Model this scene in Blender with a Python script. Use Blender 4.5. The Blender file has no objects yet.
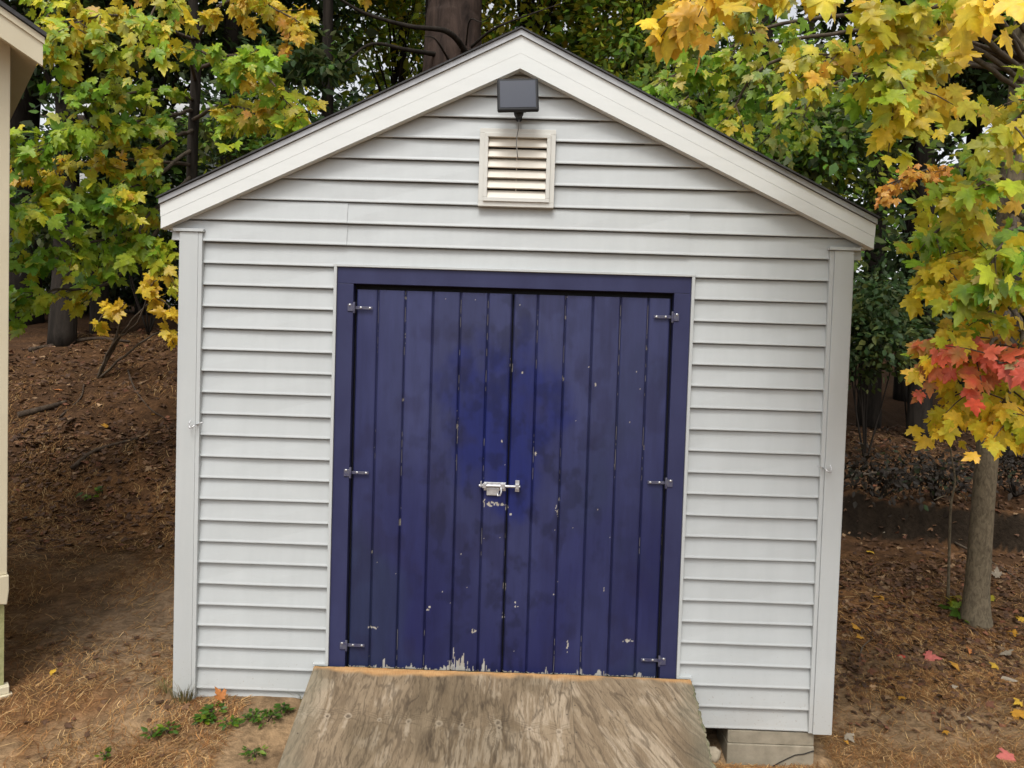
import bpy, bmesh, math, random
import numpy as np
from mathutils import Vector, Matrix
random.seed(7)
rng = np.random.default_rng(11)
sc = bpy.context.scene
col = sc.collection
PI = math.pi

# ---------------------------------------------------------------- camera, sky, sun, exposure
CAM = np.array([0.0549, -3.6186, 1.7442])
EUL = (1.53343, -0.030971, 0.014573)
FPX = 770.0
cd = bpy.data.cameras.new('camera')
cd.sensor_width = 36.0
cd.lens = 36.0 * FPX / 1024.0
cd.clip_start = 0.05
cd.clip_end = 2000
cam = bpy.data.objects.new('camera', cd)
col.objects.link(cam)
cam.location = CAM
cam.rotation_euler = EUL
sc.camera = cam
RM = np.array(cam.rotation_euler.to_matrix())

SUN_EL, SUN_AZ = math.radians(60), math.radians(190)     # azimuth clockwise from +Y
w = bpy.data.worlds.new('World')
sc.world = w
w.use_nodes = True
wn = w.node_tree
wn.nodes.clear()
sky = wn.nodes.new('ShaderNodeTexSky')
sky.sky_type = 'NISHITA'
sky.sun_disc = False
sky.sun_elevation = SUN_EL
sky.sun_rotation = SUN_AZ
sky.air_density = 1.0
sky.dust_density = 4.0
hs = wn.nodes.new('ShaderNodeHueSaturation')
hs.inputs['Saturation'].default_value = 0.16
hs.inputs['Value'].default_value = 1.95
bg = wn.nodes.new('ShaderNodeBackground')
bg.inputs['Strength'].default_value = 0.15
wo = wn.nodes.new('ShaderNodeOutputWorld')
wn.links.new(sky.outputs[0], hs.inputs['Color'])
wn.links.new(hs.outputs[0], bg.inputs['Color'])
wn.links.new(bg.outputs[0], wo.inputs['Surface'])

sl = bpy.data.lights.new('sun', 'SUN')
sl.energy = 2.0
sl.angle = math.radians(18)
sl.color = (1.0, 0.98, 0.95)
so = bpy.data.objects.new('sun', sl)
col.objects.link(so)
sd = Vector((math.sin(SUN_AZ) * math.cos(SUN_EL), math.cos(SUN_AZ) * math.cos(SUN_EL), math.sin(SUN_EL)))
so.rotation_euler = sd.to_track_quat('Z', 'Y').to_euler()
so.location = (-3, -6, 9)

sc.view_settings.view_transform = 'Standard'
sc.view_settings.look = 'None'
sc.view_settings.exposure = -0.26
sc.view_settings.gamma = 1.0
sc.render.engine = 'CYCLES'
sc.cycles.max_bounces = 6
sc.cycles.diffuse_bounces = 3
sc.cycles.glossy_bounces = 2
sc.cycles.transmission_bounces = 3


def ray(px, py):
    return RM @ np.array([(px - 512) / FPX, -(py - 384) / FPX, -1.0])


def at(px, py, Y):
    """point of the place at depth Y that the photograph shows there"""
    d = ray(px, py)
    return CAM + (Y - CAM[1]) / d[1] * d


# ---------------------------------------------------------------- numeric noise
def _hash(ix, iy, seed):
    n = (ix.astype(np.int64) * 374761393 + iy.astype(np.int64) * 668265263 + seed * 1274126177) & 0x7fffffff
    n = ((n ^ (n >> 13)) * 1274126177) & 0x7fffffff
    n = (n ^ (n >> 16)) & 0xffff
    return n / 65535.0


def vn(x, y, seed=0):
    x = np.asarray(x, float); y = np.asarray(y, float)
    x, y = np.broadcast_arrays(x, y)
    ix = np.floor(x); iy = np.floor(y)
    fx = x - ix; fy = y - iy
    fx = fx * fx * (3 - 2 * fx); fy = fy * fy * (3 - 2 * fy)
    a = _hash(ix, iy, seed); b = _hash(ix + 1, iy, seed)
    c = _hash(ix, iy + 1, seed); d = _hash(ix + 1, iy + 1, seed)
    return (a * (1 - fx) + b * fx) * (1 - fy) + (c * (1 - fx) + d * fx) * fy


def fbm(x, y, seed=0, o=4):
    s = 0; a = 0.5; t = 0
    for k in range(o):
        s = s + a * vn(x * 2 ** k, y * 2 ** k, seed + 17 * k); t += a; a *= 0.5
    return s / t


def sstep(a, b, x):
    t = np.clip((x - a) / (b - a), 0, 1)
    return t * t * (3 - 2 * t)


def mixc(a, b, t):
    t = np.asarray(t)[..., None]
    return np.asarray(a) * (1 - t) + np.asarray(b) * t


# ---------------------------------------------------------------- object helpers
def tag(o, label=None, cat=None, group=None, kind=None):
    if label: o['label'] = label
    if cat: o['category'] = cat
    if group: o['group'] = group
    if kind: o['kind'] = kind
    return o


def empty(name, loc=(0, 0, 0), rz=0):
    o = bpy.data.objects.new(name, None)
    o.empty_display_size = 0.1
    o.location = loc
    o.rotation_euler = (0, 0, rz)
    col.objects.link(o)
    return o


def link(name, me, m, parent=None):
    o = bpy.data.objects.new(name, me)
    col.objects.link(o)
    if m is not None and len(me.materials) == 0:
        me.materials.append(m)
    if parent is not None:
        o.parent = parent
    return o


def np_mesh(name, V, F, colr=None, smooth=False):
    """fast mesh from an (n,3) array and an (m,k) array of faces"""
    V = np.asarray(V, np.float32); F = np.asarray(F, np.int32)
    me = bpy.data.meshes.new(name)
    me.vertices.add(len(V)); me.vertices.foreach_set('co', V.ravel())
    k = F.shape[1]
    me.loops.add(F.size); me.loops.foreach_set('vertex_index', F.ravel())
    me.polygons.add(len(F))
    me.polygons.foreach_set('loop_start', np.arange(0, F.size, k, dtype=np.int32))
    if smooth:
        me.polygons.foreach_set('use_smooth', np.ones(len(F), bool))
    me.update(calc_edges=True)
    if colr is not None:
        a = me.color_attributes.new('col', 'FLOAT_COLOR', 'POINT')
        c = np.ones((len(V), 4), np.float32); c[:, :3] = colr
        a.data.foreach_set('color', c.ravel())
    return me


class MB:
    """collects solids into one mesh"""
    def __init__(s, off=(0, 0, 0)):
        s.v = []; s.f = []; s.sm = []; s.off = np.array(off, float)

    def add(s, V, F, smooth=False):
        b = len(s.v)
        s.v += [tuple(np.asarray(p, float) - s.off) for p in V]
        s.f += [tuple(i + b for i in f) for f in F]
        s.sm += [smooth] * len(F)

    def box(s, x0, x1, y0, y1, z0, z1, M=None):
        V = [(x, y, z) for z in (z0, z1) for y in (y0, y1) for x in (x0, x1)]
        if M is not None: V = [tuple(M @ Vector(p)) for p in V]
        s.add(V, [(0, 2, 3, 1), (4, 5, 7, 6), (0, 1, 5, 4), (2, 6, 7, 3), (0, 4, 6, 2), (1, 3, 7, 5)])

    def prism(s, pts, y0, y1, M=None):
        """polygon in x,z pushed along y"""
        n = len(pts)
        V = [(p[0], y0, p[1]) for p in pts] + [(p[0], y1, p[1]) for p in pts]
        if M is not None: V = [tuple(M @ Vector(p)) for p in V]
        F = [tuple(range(n)), tuple(range(2 * n - 1, n - 1, -1))]
        F += [(i, i + n, (i + 1) % n + n, (i + 1) % n) for i in range(n)]
        s.add(V, F)

    def tube(s, P, r, n=8, cap=True, wob=0.0, twist=0):
        P = [np.asarray(p, float) for p in P]
        if np.isscalar(r): r = [r] * len(P)
        V = []; F = []
        ref = np.array([0.3, 0.9, 0.2]); 
        for i, p in enumerate(P):
            t = P[min(i + 1, len(P) - 1)] - P[max(i - 1, 0)]
            t = t / (np.linalg.norm(t) + 1e-9)
            if i == 0:
                if abs(t @ ref) > .9: ref = np.array([1., 0, 0])
                a = np.cross(t, ref)
            else:
                a = a - t * (a @ t)
            a = a / (np.linalg.norm(a) + 1e-9)
            b = np.cross(t, a)
            for k in range(n):
                an = 2 * PI * k / n
                rr = r[i] * (1 + wob * (random.random() - .5))
                V.append(p + rr * (math.cos(an) * a + math.sin(an) * b))
        for i in range(len(P) - 1):
            for k in range(n):
                F.append((i * n + k, i * n + (k + 1) % n, (i + 1) * n + (k + 1) % n, (i + 1) * n + k))
        if cap:
            F.append(tuple(range(n - 1, -1, -1)))
            F.append(tuple((len(P) - 1) * n + k for k in range(n)))
        s.add(V, F, True)

    def build(s, name, m, parent=None, bevel=0.0):
        me = bpy.data.meshes.new(name)
        me.from_pydata(s.v, [], s.f)
        for p, q in zip(me.polygons, s.sm): p.use_smooth = q
        bm = bmesh.new(); bm.from_mesh(me)
        bmesh.ops.recalc_face_normals(bm, faces=bm.faces)
        if bevel:
            es = [e for e in bm.edges if len(e.link_faces) == 2 and e.calc_face_angle(0) > .6]
            bmesh.ops.bevel(bm, geom=es, offset=bevel, segments=2, affect='EDGES', profile=.5)
        bm.to_mesh(me); bm.free()
        return link(name, me, m, parent)


# ---------------------------------------------------------------- materials
def nodes(name):
    m = bpy.data.materials.new(name)
    m.use_nodes = True
    nt = m.node_tree
    return m, nt, nt.nodes['Principled BSDF']


def N(nt, t, **kw):
    n = nt.nodes.new(t)
    for k, v in kw.items():
        if hasattr(n, k): setattr(n, k, v)
        else: n.inputs[k].default_value = v
    return n


def ramp(nt, fac, stops):
    r = nt.nodes.new('ShaderNodeValToRGB')
    el = r.color_ramp.elements
    while len(el) < len(stops): el.new(0.5)
    for e, (p, c) in zip(el, stops):
        e.position = p
        e.color = (*c, 1) if not np.isscalar(c) else (c, c, c, 1)
    nt.links.new(fac, r.inputs[0])
    return r.outputs[0]


def noise(nt, scale, detail=4, rough=.55, stretch=None, dist=0.0):
    tc = nt.nodes.new('ShaderNodeTexCoord')
    n = N(nt, 'ShaderNodeTexNoise', Scale=scale, Detail=detail, Roughness=rough, Distortion=dist)
    if stretch:
        mp = N(nt, 'ShaderNodeMapping')
        mp.inputs['Scale'].default_value = stretch
        nt.links.new(tc.outputs['Object'], mp.inputs[0]); nt.links.new(mp.outputs[0], n.inputs['Vector'])
    else:
        nt.links.new(tc.outputs['Object'], n.inputs['Vector'])
    return n.outputs['Fac']


def bump(nt, bs, h, strength, dist):
    b = N(nt, 'ShaderNodeBump', Strength=strength, Distance=dist)
    nt.links.new(h, b.inputs['Height']); nt.links.new(b.outputs[0], bs.inputs['Normal'])


def mat(name, c0, c1=None, rough=.6, scale=6, stretch=None, metal=0, spec=.5, bmp=0, bscale=None, bdist=.002, detail=5):
    m, nt, bs = nodes(name)
    bs.inputs['Roughness'].default_value = rough
    bs.inputs['Metallic'].default_value = metal
    bs.inputs['Specular IOR Level'].default_value = spec
    c1 = c1 or tuple(x * .8 for x in c0)
    n = noise(nt, scale, detail, .6, stretch)
    nt.links.new(ramp(nt, n, [(.3, c1), (.7, c0)]), bs.inputs['Base Color'])
    if bmp:
        bump(nt, bs, noise(nt, bscale or scale * 4, 4, .6, stretch), bmp, bdist)
    return m


def mat_vinyl(name, c, speck=True):
    m, nt, bs = nodes(name)
    bs.inputs['Roughness'].default_value = .42
    bs.inputs['Specular IOR Level'].default_value = .4
    base = ramp(nt, noise(nt, 2.2, 5, .6), [(.3, tuple(x * .93 for x in c)), (.7, c)])
    streak = ramp(nt, noise(nt, 1.0, 5, .65, (14, 14, .9)), [(.35, .95), (.62, 1.0)])
    mx = N(nt, 'ShaderNodeMixRGB', blend_type='MULTIPLY', Fac=.9)
    nt.links.new(base, mx.inputs[1]); nt.links.new(streak, mx.inputs[2])
    out = mx.outputs[0]
    # splashed soil specks, thicker near the ground
    geo = N(nt, 'ShaderNodeNewGeometry'); sx = N(nt, 'ShaderNodeSeparateXYZ')
    nt.links.new(geo.outputs['Position'], sx.inputs[0])
    hz = N(nt, 'ShaderNodeMapRange'); hz.inputs['From Min'].default_value = 0; hz.inputs['From Max'].default_value = .75
    hz.inputs['To Min'].default_value = .36; hz.inputs['To Max'].default_value = .22
    nt.links.new(sx.outputs['Z'], hz.inputs[0])
    sp = noise(nt, 85, 3, .7)
    lt = N(nt, 'ShaderNodeMath', operation='LESS_THAN'); nt.links.new(sp, lt.inputs[0]); nt.links.new(hz.outputs[0], lt.inputs[1])
    ml = N(nt, 'ShaderNodeMath', operation='MULTIPLY'); nt.links.new(lt.outputs[0], ml.inputs[0]); ml.inputs[1].default_value = .45
    m2 = N(nt, 'ShaderNodeMixRGB'); m2.inputs[2].default_value = (.22, .17, .12, 1)
    nt.links.new(ml.outputs[0], m2.inputs[0]); nt.links.new(out, m2.inputs[1])
    # grey film of grime low on the wall
    gr = N(nt, 'ShaderNodeMapRange'); gr.inputs['From Min'].default_value = -.05; gr.inputs['From Max'].default_value = .28
    gr.inputs['To Min'].default_value = .5; gr.inputs['To Max'].default_value = 0
    nt.links.new(sx.outputs['Z'], gr.inputs[0])
    gm = N(nt, 'ShaderNodeMath', operation='MULTIPLY'); nt.links.new(gr.outputs[0], gm.inputs[0]); nt.links.new(noise(nt, 7, 5, .7), gm.inputs[1])
    m3 = N(nt, 'ShaderNodeMixRGB'); m3.inputs[2].default_value = (.36, .31, .24, 1)
    nt.links.new(gm.outputs[0], m3.inputs[0]); nt.links.new(m2.outputs[0], m3.inputs[1])
    nt.links.new(m3.outputs[0], bs.inputs['Base Color'])
    bump(nt, bs, noise(nt, 9, 4, .6, (1, 1, 9)), .12, .002)
    return m


def mat_attr(name, rough=.7, spec=.3, bscale=60, bmp=.2, bdist=.002, stretch=None, fine=.25):
    """colour comes from the mesh's own painted-on wear / grain, plus fine noise"""
    m, nt, bs = nodes(name)
    bs.inputs['Roughness'].default_value = rough
    bs.inputs['Specular IOR Level'].default_value = spec
    a = N(nt, 'ShaderNodeVertexColor', layer_name='col')
    n = noise(nt, bscale, 5, .65, stretch)
    g = ramp(nt, n, [(.25, 1 - fine), (.75, 1 + fine)])
    mx = N(nt, 'ShaderNodeMixRGB', blend_type='MULTIPLY', Fac=1)
    nt.links.new(a.outputs[0], mx.inputs[1]); nt.links.new(g, mx.inputs[2])
    nt.links.new(mx.outputs[0], bs.inputs['Base Color'])
    if bmp: bump(nt, bs, n, bmp, bdist)
    return m


def mat_leaf(name, trans=.35, rough=.45):
    m, nt, bs = nodes(name)
    bs.inputs['Roughness'].default_value = rough
    bs.inputs['Specular IOR Level'].default_value = .35
    a = N(nt, 'ShaderNodeVertexColor', layer_name='col')
    n = ramp(nt, noise(nt, 45, 4, .6), [(.3, .78), (.7, 1.12)])
    mx = N(nt, 'ShaderNodeMixRGB', blend_type='MULTIPLY', Fac=1)
    nt.links.new(a.outputs[0], mx.inputs[1]); nt.links.new(n, mx.inputs[2])
    nt.links.new(mx.outputs[0], bs.inputs['Base Color'])
    tr = N(nt, 'ShaderNodeBsdfTranslucent')
    nt.links.new(mx.outputs[0], tr.inputs['Color'])
    ms = N(nt, 'ShaderNodeMixShader'); ms.inputs[0].default_value = trans
    nt.links.new(bs.outputs[0], ms.inputs[1]); nt.links.new(tr.outputs[0], ms.inputs[2])
    nt.links.new(ms.outputs[0], nt.nodes['Material Output'].inputs['Surface'])
    return m


def mat_bark(name, c0, c1, scale=9, st=(1, 1, .22), bmp=.9, bdist=.02):
    m, nt, bs = nodes(name)
    bs.inputs['Roughness'].default_value = .9
    bs.inputs['Specular IOR Level'].default_value = .15
    n = noise(nt, scale, 7, .65, st, .6)
    nt.links.new(ramp(nt, n, [(.32, c1), (.62, c0)]), bs.inputs['Base Color'])
    bump(nt, bs, n, bmp, bdist)
    return m


M_vinyl = mat_vinyl('white_vinyl', (.428, .449, .446))
M_trim = mat_vinyl('white_trim', (.458, .480, .475))
M_fascia = mat('cream_white_metal', (.63, .648, .625), (.595, .613, .59), .45, 5, (1, 6, 6))
M_drip = mat('grey_drip_metal', (.36, .36, .36), (.25, .25, .25), .4, 10, metal=.5)
M_shingle = mat('dark_shingle', (.06, .06, .062), (.03, .03, .03), .95, 30, bmp=.6)
M_core = mat('wall_core', (.05, .045, .04), None, .9)
M_dark = mat('gap_shade', (.012, .012, .014), None, .9)  # near black: shade behind doors and louvres put into the colour
M_blue = mat('blue_frame_paint', (.030, .034, .090), (.021, .023, .068), .5, 7, (1, 1, .5), bmp=.15, spec=.28)
M_door = mat_attr('blue_door_paint', .48, .28, 30, .22, .002, (1, 1, .12), .16)
M_steel = mat('galvanised_steel', (.62, .62, .62), (.40, .40, .41), .38, 50, metal=.7)
M_hinge = mat('painted_hinge', (.030, .030, .085), (.10, .10, .12), .5, 60, bmp=.2)
M_vent = mat('cream_vent_plastic', (.575, .57, .525), (.53, .525, .48), .5, 8)
M_slat = mat('vent_slat_plastic', (.60, .555, .47), (.54, .50, .425), .5, 8)
M_solarframe = mat('black_plastic', (.014, .015, .016), (.009, .009, .010), .55, 20, spec=.2)
M_solar = mat('solar_glass', (.034, .039, .055), (.028, .033, .048), .3, 3, spec=.15)
M_wire = mat('grey_wire', (.22, .22, .21), None, .5)
M_ply = mat_attr('weathered_plywood', .88, .15, 70, .35, .0015, (5, .5, .5), .22)
M_plyedge = mat('mossy_plywood_edge', (.20, .17, .11), (.06, .07, .03), .95, 40, bmp=.6)
M_rawwood = mat('raw_wood_edge', (.42, .25, .11), (.28, .16, .07), .85, 40, (3, 1, 1), bmp=.3)
M_conc = mat('concrete', (.31, .27, .20), (.20, .175, .125), .95, 14, bmp=.5, bscale=120)
M_crack = mat('crack_shadow', (.03, .025, .02), None, 1)
M_cream = mat('cream_painted_wood', (.58, .52, .375), (.52, .46, .32), .6, 6, (1, 1, .4), bmp=.1)
M_creamdirty = mat('mildewed_board', (.36, .35, .17), (.22, .22, .09), .8, 30, bmp=.3)
M_soil = mat_attr('soil', .97, .1, 26, .9, .02, None, .45)
M_needle = mat_attr('pine_needles', .8, .15, 20, 0)
M_litter = mat_leaf('dry_leaf', .12, .7)
M_leaf = mat_leaf('maple_leaf', .45, .42)
M_bgleaf = mat_leaf('wood_leaf', .30, .6)
M_barkpine = mat_bark('pine_bark', (.070, .047, .037), (.018, .013, .011), 8, (1, 1, .25), 1, .03)
M_barkdark = mat_bark('dark_bark', (.036, .029, .023), (.012, .010, .008), 12)
M_barkgrey = mat_bark('grey_maple_bark', (.185, .150, .098), (.075, .060, .040), 48, (1, 1, .45), .7, .006)
M_twig = mat_bark('twig_bark', (.11, .085, .06), (.05, .04, .03), 30, (1, 1, .5), .3, .003)
M_stick = mat_bark('dead_wood', (.09, .065, .045), (.035, .025, .018), 20)
M_stone = mat('stone', (.42, .36, .26), (.30, .25, .18), .9, 20, bmp=.4)
M_house = mat('pale_house_siding', (.62, .63, .62), (.56, .57, .56), .7, 2)
M_houseroof = mat('pale_grey_roof', (.46, .46, .45), (.38, .38, .37), .9, 8)
M_glass = mat('dark_window', (.03, .035, .04), None, .1)

# ---------------------------------------------------------------- ground
ZL_Y = [-300, -8, -2, -1, -.4, 0, 1, 2, 3, 4, 6, 8, 12, 20, 40, 400]
ZL_Z = [-.6, -.30, -.14, -.10, -.03, .05, .15, .34, .82, 1.26, 1.82, 2.12, 2.5, 3.0, 3.3, 3.3]
ZR_Z = [-.6, -.30, -.22, -.20, -.18, -.165, -.03, .12, .20, .27, .50, .86, 1.5, 2.4, 3.0, 3.0]


def G(x, y, rough=True):
    x = np.asarray(x, float); y = np.asarray(y, float)
    s = sstep(-1.3, 1.3, x)
    z = np.interp(y, ZL_Y, ZL_Z) * (1 - s) + np.interp(y, ZL_Y, ZR_Z) * s
    z = z + .34 * sstep(1.75, 2.1, x) * sstep(3.05, 3.22, y + .5 * (fbm(x * 1.1, x * 0, 15) - .5)) * sstep(9, 5, y)
    if rough:
        near = sstep(1.0, 4.0, y)
        z = z + (fbm(x * 1.7, y * 1.7, 3) - .5) * (.05 + .16 * near) + (fbm(x * 7, y * 7, 9, 3) - .5) * (.022 + .05 * near)
    return z


def g1(x, y):
    return float(G(np.array([x]), np.array([y]))[0])


def axis(lo, hi, step, far, n):
    a = np.arange(lo, hi + step / 2, step)
    t = np.geomspace(step, far, n)
    return np.concatenate([(lo - t)[::-1], a, hi + t])


gx = axis(-4.6, 5.4, .03, 300, 42)
gy = axis(-2.4, 6.4, .03, 300, 42)
GX, GY = np.meshgrid(gx, gy)
GZ = G(GX, GY)
slope_ = np.hypot(np.gradient(GZ, axis=0) / np.gradient(GY, axis=0), np.gradient(GZ, axis=1) / np.gradient(GX, axis=1))
# soil colour: bare trodden earth, needle duff, leaf mould up the slope, darkened for the shade under the trees
n1 = fbm(GX * 1.3, GY * 1.3, 21); n2 = fbm(GX * 5, GY * 5, 33); n3 = fbm(GX * 14, GY * 14, 5, 3)
duff = np.array([.150, .074, .030]); mould = np.array([.072, .038, .019]); earth = np.array([.175, .115, .064]); sand = np.array([.26, .170, .092])
C = mixc(duff, mould, sstep(.42, .62, n2 * .6 + n1 * .4 + .10 * sstep(1, 5, GY)))
C = mixc(C, earth, sstep(.40, .62, n1 + .22 * np.exp(-((GX + 2.0) / .5) ** 2 - ((GY - .3) / .8) ** 2)) * sstep(2.4, .8, GY))
C = mixc(C, (.150, .105, .066), .85 * np.clip(1.3 * np.exp(-((GX + 2.15) / .75) ** 2 - ((GY - .75) / .62) ** 2), 0, 1))
C = mixc(C, sand, sstep(.46, .68, n1 * .5 + n2 * .5 + .34 * np.exp(-((GX - 2.2) / .8) ** 2 - ((GY + .5) / .7) ** 2) + .2 * np.exp(-((GX + 2.) / .9) ** 2 - ((GY + .6) / .5) ** 2)) * sstep(1.0, -.3, GY) * .8)
C = mixc(C, mould * .8, .75 * sstep(1.2, 4.0, GY))  # back slope darkened, tree shade put into the soil colour
C = mixc(C, (.020, .014, .009), sstep(.7, 1.2, slope_) * sstep(1.2, 1.8, GX))  # steep bank face blackened, its shade painted into the soil
C = C * (.55 + .9 * n3[..., None])
ny, nx = GX.shape
idx = np.arange(nx * ny).reshape(ny, nx)
F = np.stack([idx[:-1, :-1], idx[:-1, 1:], idx[1:, 1:], idx[1:, :-1]], -1).reshape(-1, 4)
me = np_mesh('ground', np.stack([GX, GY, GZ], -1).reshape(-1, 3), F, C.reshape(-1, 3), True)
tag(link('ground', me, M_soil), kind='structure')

# ---------------------------------------------------------------- the shed
E_ = 0.1016          # siding exposure
shed = empty('garden_shed')
tag(shed, 'white clapboard garden shed with blue double doors and a gable roof', 'shed')
DEPTH = 2.42
APZ, SLOPE = 3.14, .487


def course(mb, x0, x1, i, za=None, zb=None, pop=0.0, x0t=None, x1t=None, tf=None):
    """one lap of siding: bottom lip forward, face leaning back under the lap above"""
    z0 = i * E_; z1 = z0 + E_
    za = z0 if za is None else za; zb = z1 if zb is None else zb
    yf = lambda z: .017 * (z - z0) / E_ - pop
    x0t = x0 if x0t is None else x0t; x1t = x1 if x1t is None else x1t
    xs = np.linspace(0, 1, max(2, int((x1 - x0) / .25) + 1))
    V = []; Fc = []
    split = za != z0 or zb != z1
    for t in xs:
        xb = x0 + (x1 - x0) * t; xt = x0t + (x1t - x0t) * t
        wv = .0016 * math.sin(xb * 7 + i * 2.1) + .001 * math.sin(xb * 17 + i)
        if split: wv = 0.0      # vinyl never lies quite true
        rows = [(xb, yf(za) + wv, za + wv * .6)]
        if za == z0: rows = [(xb, .024, za + .006), (xb, .008 + wv, za - .0005), (xb, -.0004 - pop + wv, za)] + [(xb, -.0006 - pop + wv, za + .004), (xb, yf(za + .013) + wv, za + .013)]
        if zb == z1: rows += [(xb * .03 + xt * .97, yf(zb - .007), zb - .007), (xt, .024, zb + .004)]
        else: rows += [(xt, yf(zb), zb)]
        V.append(rows)
    k = len(V[0])
    VV = [p for r in V for p in r]
    if tf: VV = [tf(p) for p in VV]
    for j in range(len(V) - 1):
        for q in range(k - 1):
            Fc.append((j * k + q, (j + 1) * k + q, (j + 1) * k + q + 1, j * k + q + 1))
    # end closures
    for j in (0, len(V) - 1):
        Fc.append(tuple(j * k + q for q in range(k)))
    mb.add(VV, Fc)


front = MB()
SEAMS = {22: (-.800, .800), 23: (-.800, .800)}
for i in range(0, 32):
    z0, z1 = i * E_, (i + 1) * E_
    if z0 > APZ - .08: break
    if z1 <= 2.30:
        L = 1.466
        if z0 >= 2.13:
            course(front, -L, L, i)
        else:
            for sgn in (-1, 1):
                def seg(xi, a, b):
                    if sgn < 0: course(front, -L, -xi, i, a, b)
                    else: course(front, xi, L, i, a, b)
                if z1 <= .246: seg(.893, None, None)
                elif z0 < .246:
                    seg(.893, None, .246); seg(.842, .246, None)
                else: seg(.842, None, None)
    else:
        wb = min(1.61, (APZ - z0) / SLOPE); wt = max(.01, min(1.61, (APZ - z1) / SLOPE))
        if i in SEAMS:
            a, b = SEAMS[i]
            course(front, a, b + .012, i, pop=.004)
            course(front, -wb, a + .012, i, pop=.008, x0t=-wt); course(front, b, wb, i, x1t=wt)
        else:
            course(front, -wb, wb, i, x0t=-wt, x1t=wt)
front.build('front_siding', M_vinyl, shed)

for sgn in (-1, 1):
    side = MB()
    for i in range(0, 22):
        course(side, .09, DEPTH, i, tf=(lambda p, s=sgn: (s * (1.566 - p[1]), p[0], p[2])))
    side.build('side_siding', M_vinyl, shed)
back = MB()
back.prism([(-1.55, 0), (1.55, 0), (1.55, 2.28), (0, 3.03), (-1.55, 2.28)], DEPTH - .05, DEPTH)
back.build('back_wall', M_vinyl, shed)
core = MB()  # backing added behind the siding to keep light from leaking through
core.box(-1.54, -.842, .02, .09, .005, 2.27); core.box(.842, 1.54, .02, .09, .005, 2.27)
core.prism([(-1.54, 2.272), (-.9, 2.134), (.9, 2.134), (1.54, 2.272), (1.54, 2.30), (0, 3.02), (-1.54, 2.30)], .02, .09)
core.box(-1.54, -1.47, .092, DEPTH - .06, .005, 2.27); core.box(1.47, 1.54, .092, DEPTH - .06, .005, 2.27)
core.build('wall_light_block', M_core, shed)
fl = MB(); fl.box(-1.54, 1.54, .024, DEPTH - .06, .006, .20)
fl.box(-.89, .89, .004, .022, -.02, .215)
fl.build('floor_frame', M_core, shed)
for x in (-1.2, 0, 1.28):
    sk = MB(); sk.box(x - .07, x + .07, .10, DEPTH, -.14, .004)
    sk.build('skid', M_core, shed)

for sgn in (-1, 1):
    cb = MB()
    a = lambda x0, x1: (min(sgn * x0, sgn * x1), max(sgn * x0, sgn * x1))
    x0, x1 = a(1.482, 1.569); cb.box(x0, x1, -.016, .09, -.006, 2.274)
    x0, x1 = a(1.463, 1.4815); cb.box(x0, x1, -.010 if sgn > 0 else -.0155, .03, -.004, 2.2735)
    x0, x1 = a(1.5695, 1.573); cb.box(x0, x1, -.012, .10, -.005, 2.2735)
    o = cb.build('corner_board', M_trim, shed, .0015)
    cap = MB(); x0, x1 = a(1.455, 1.598); cap.box(x0, x1, -.024, .02, 2.2755, 2.2895)
    cap.build('corner_cap', M_trim, shed, .001)
    # rake boards: two stepped pieces, drip edge, shingle edge
    X = lambda x: sgn * x
    rk = MB()
    zt0, zb0, zt1, zb1 = 3.203, 3.056, 2.392, 2.281
    zm0, zm1 = zt0 - .078, zt1 - .056
    rk.prism([(0, zb0), (X(1.645), zb1), (X(1.645), zm1), (0, zm0)], -.046, .0)
    rk.prism([(0, zm0 + .0002), (X(1.647), zm1 + .0002), (X(1.649), zt1), (0, zt0)], -.0465, .0)
    rk.build('rake_board', M_fascia, shed)
    dr = MB()
    dr.prism([(0, zt0 + .001), (X(1.653), zt1 + .001), (X(1.653), zt1 + .007), (0, zt0 + .008)], -.056, .0)
    dr.prism([(0, zt0 + .0083), (X(1.654), zt1 + .0073), (X(1.654), zt1 + .026), (0, zt0 + .028)], -.052, .0)
    dr.build('drip_edge', M_drip, shed)
    rf = MB()
    rf.prism([(0, zt0 + .029), (X(1.660), zt1 + .027), (X(1.660), zt1 + .034), (0, zt0 + .037)], -.062, DEPTH + .1)
    rf.prism([(0, zt0 + .003), (X(1.61), zt1 + .020), (X(1.61), zt1 + .0265), (0, zt0 + .0285)], .001, DEPTH + .08)
    rf.build('roof', M_shingle, shed)
    ev = MB(); x0, x1 = a(1.610, 1.640); ev.box(x0, x1, .002, DEPTH + .09, 2.287, 2.41)
    x0, x1 = a(1.568, 1.609); ev.box(x0, x1, .021, DEPTH + .085, 2.287, 2.297)
    ev.build('eave_board', M_fascia, shed)

# white channel round the opening, with its little step over the ramp
tr = MB()
for s in (-1, 1):
    x0, x1 = sorted((s * .829, s * .843)); tr.box(x0, x1, -.012, .03, .2465, 2.134)
    x0, x1 = sorted((s * .8295, s * .902)); tr.box(x0, x1, -.011, .03, .236, .2460)
    x0, x1 = sorted((s * .890, s * .901)); tr.box(x0, x1, -.0115, .03, -.01, .2355)
tr.box(-.846, .846, -.0125, .03, 2.1345, 2.146)
tr.build('door_channel', M_trim, shed, .001)

fr = MB()
fr.box(-.8285, -.751, -.002, .05, .222, 2.0565); fr.box(.751, .8285, -.002, .05, .222, 2.0565)
fr.box(-.8285, .8285, -.002, .05, 2.057, 2.1335)
fr.build('door_frame', M_blue, shed, .002)
jm = MB(); jm.box(-.80, .80, .052, .060, .21, 2.10)  # near-black sheet standing in for the shade round the doors
jm.build('door_gap_shade', M_dark, shed)

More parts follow.
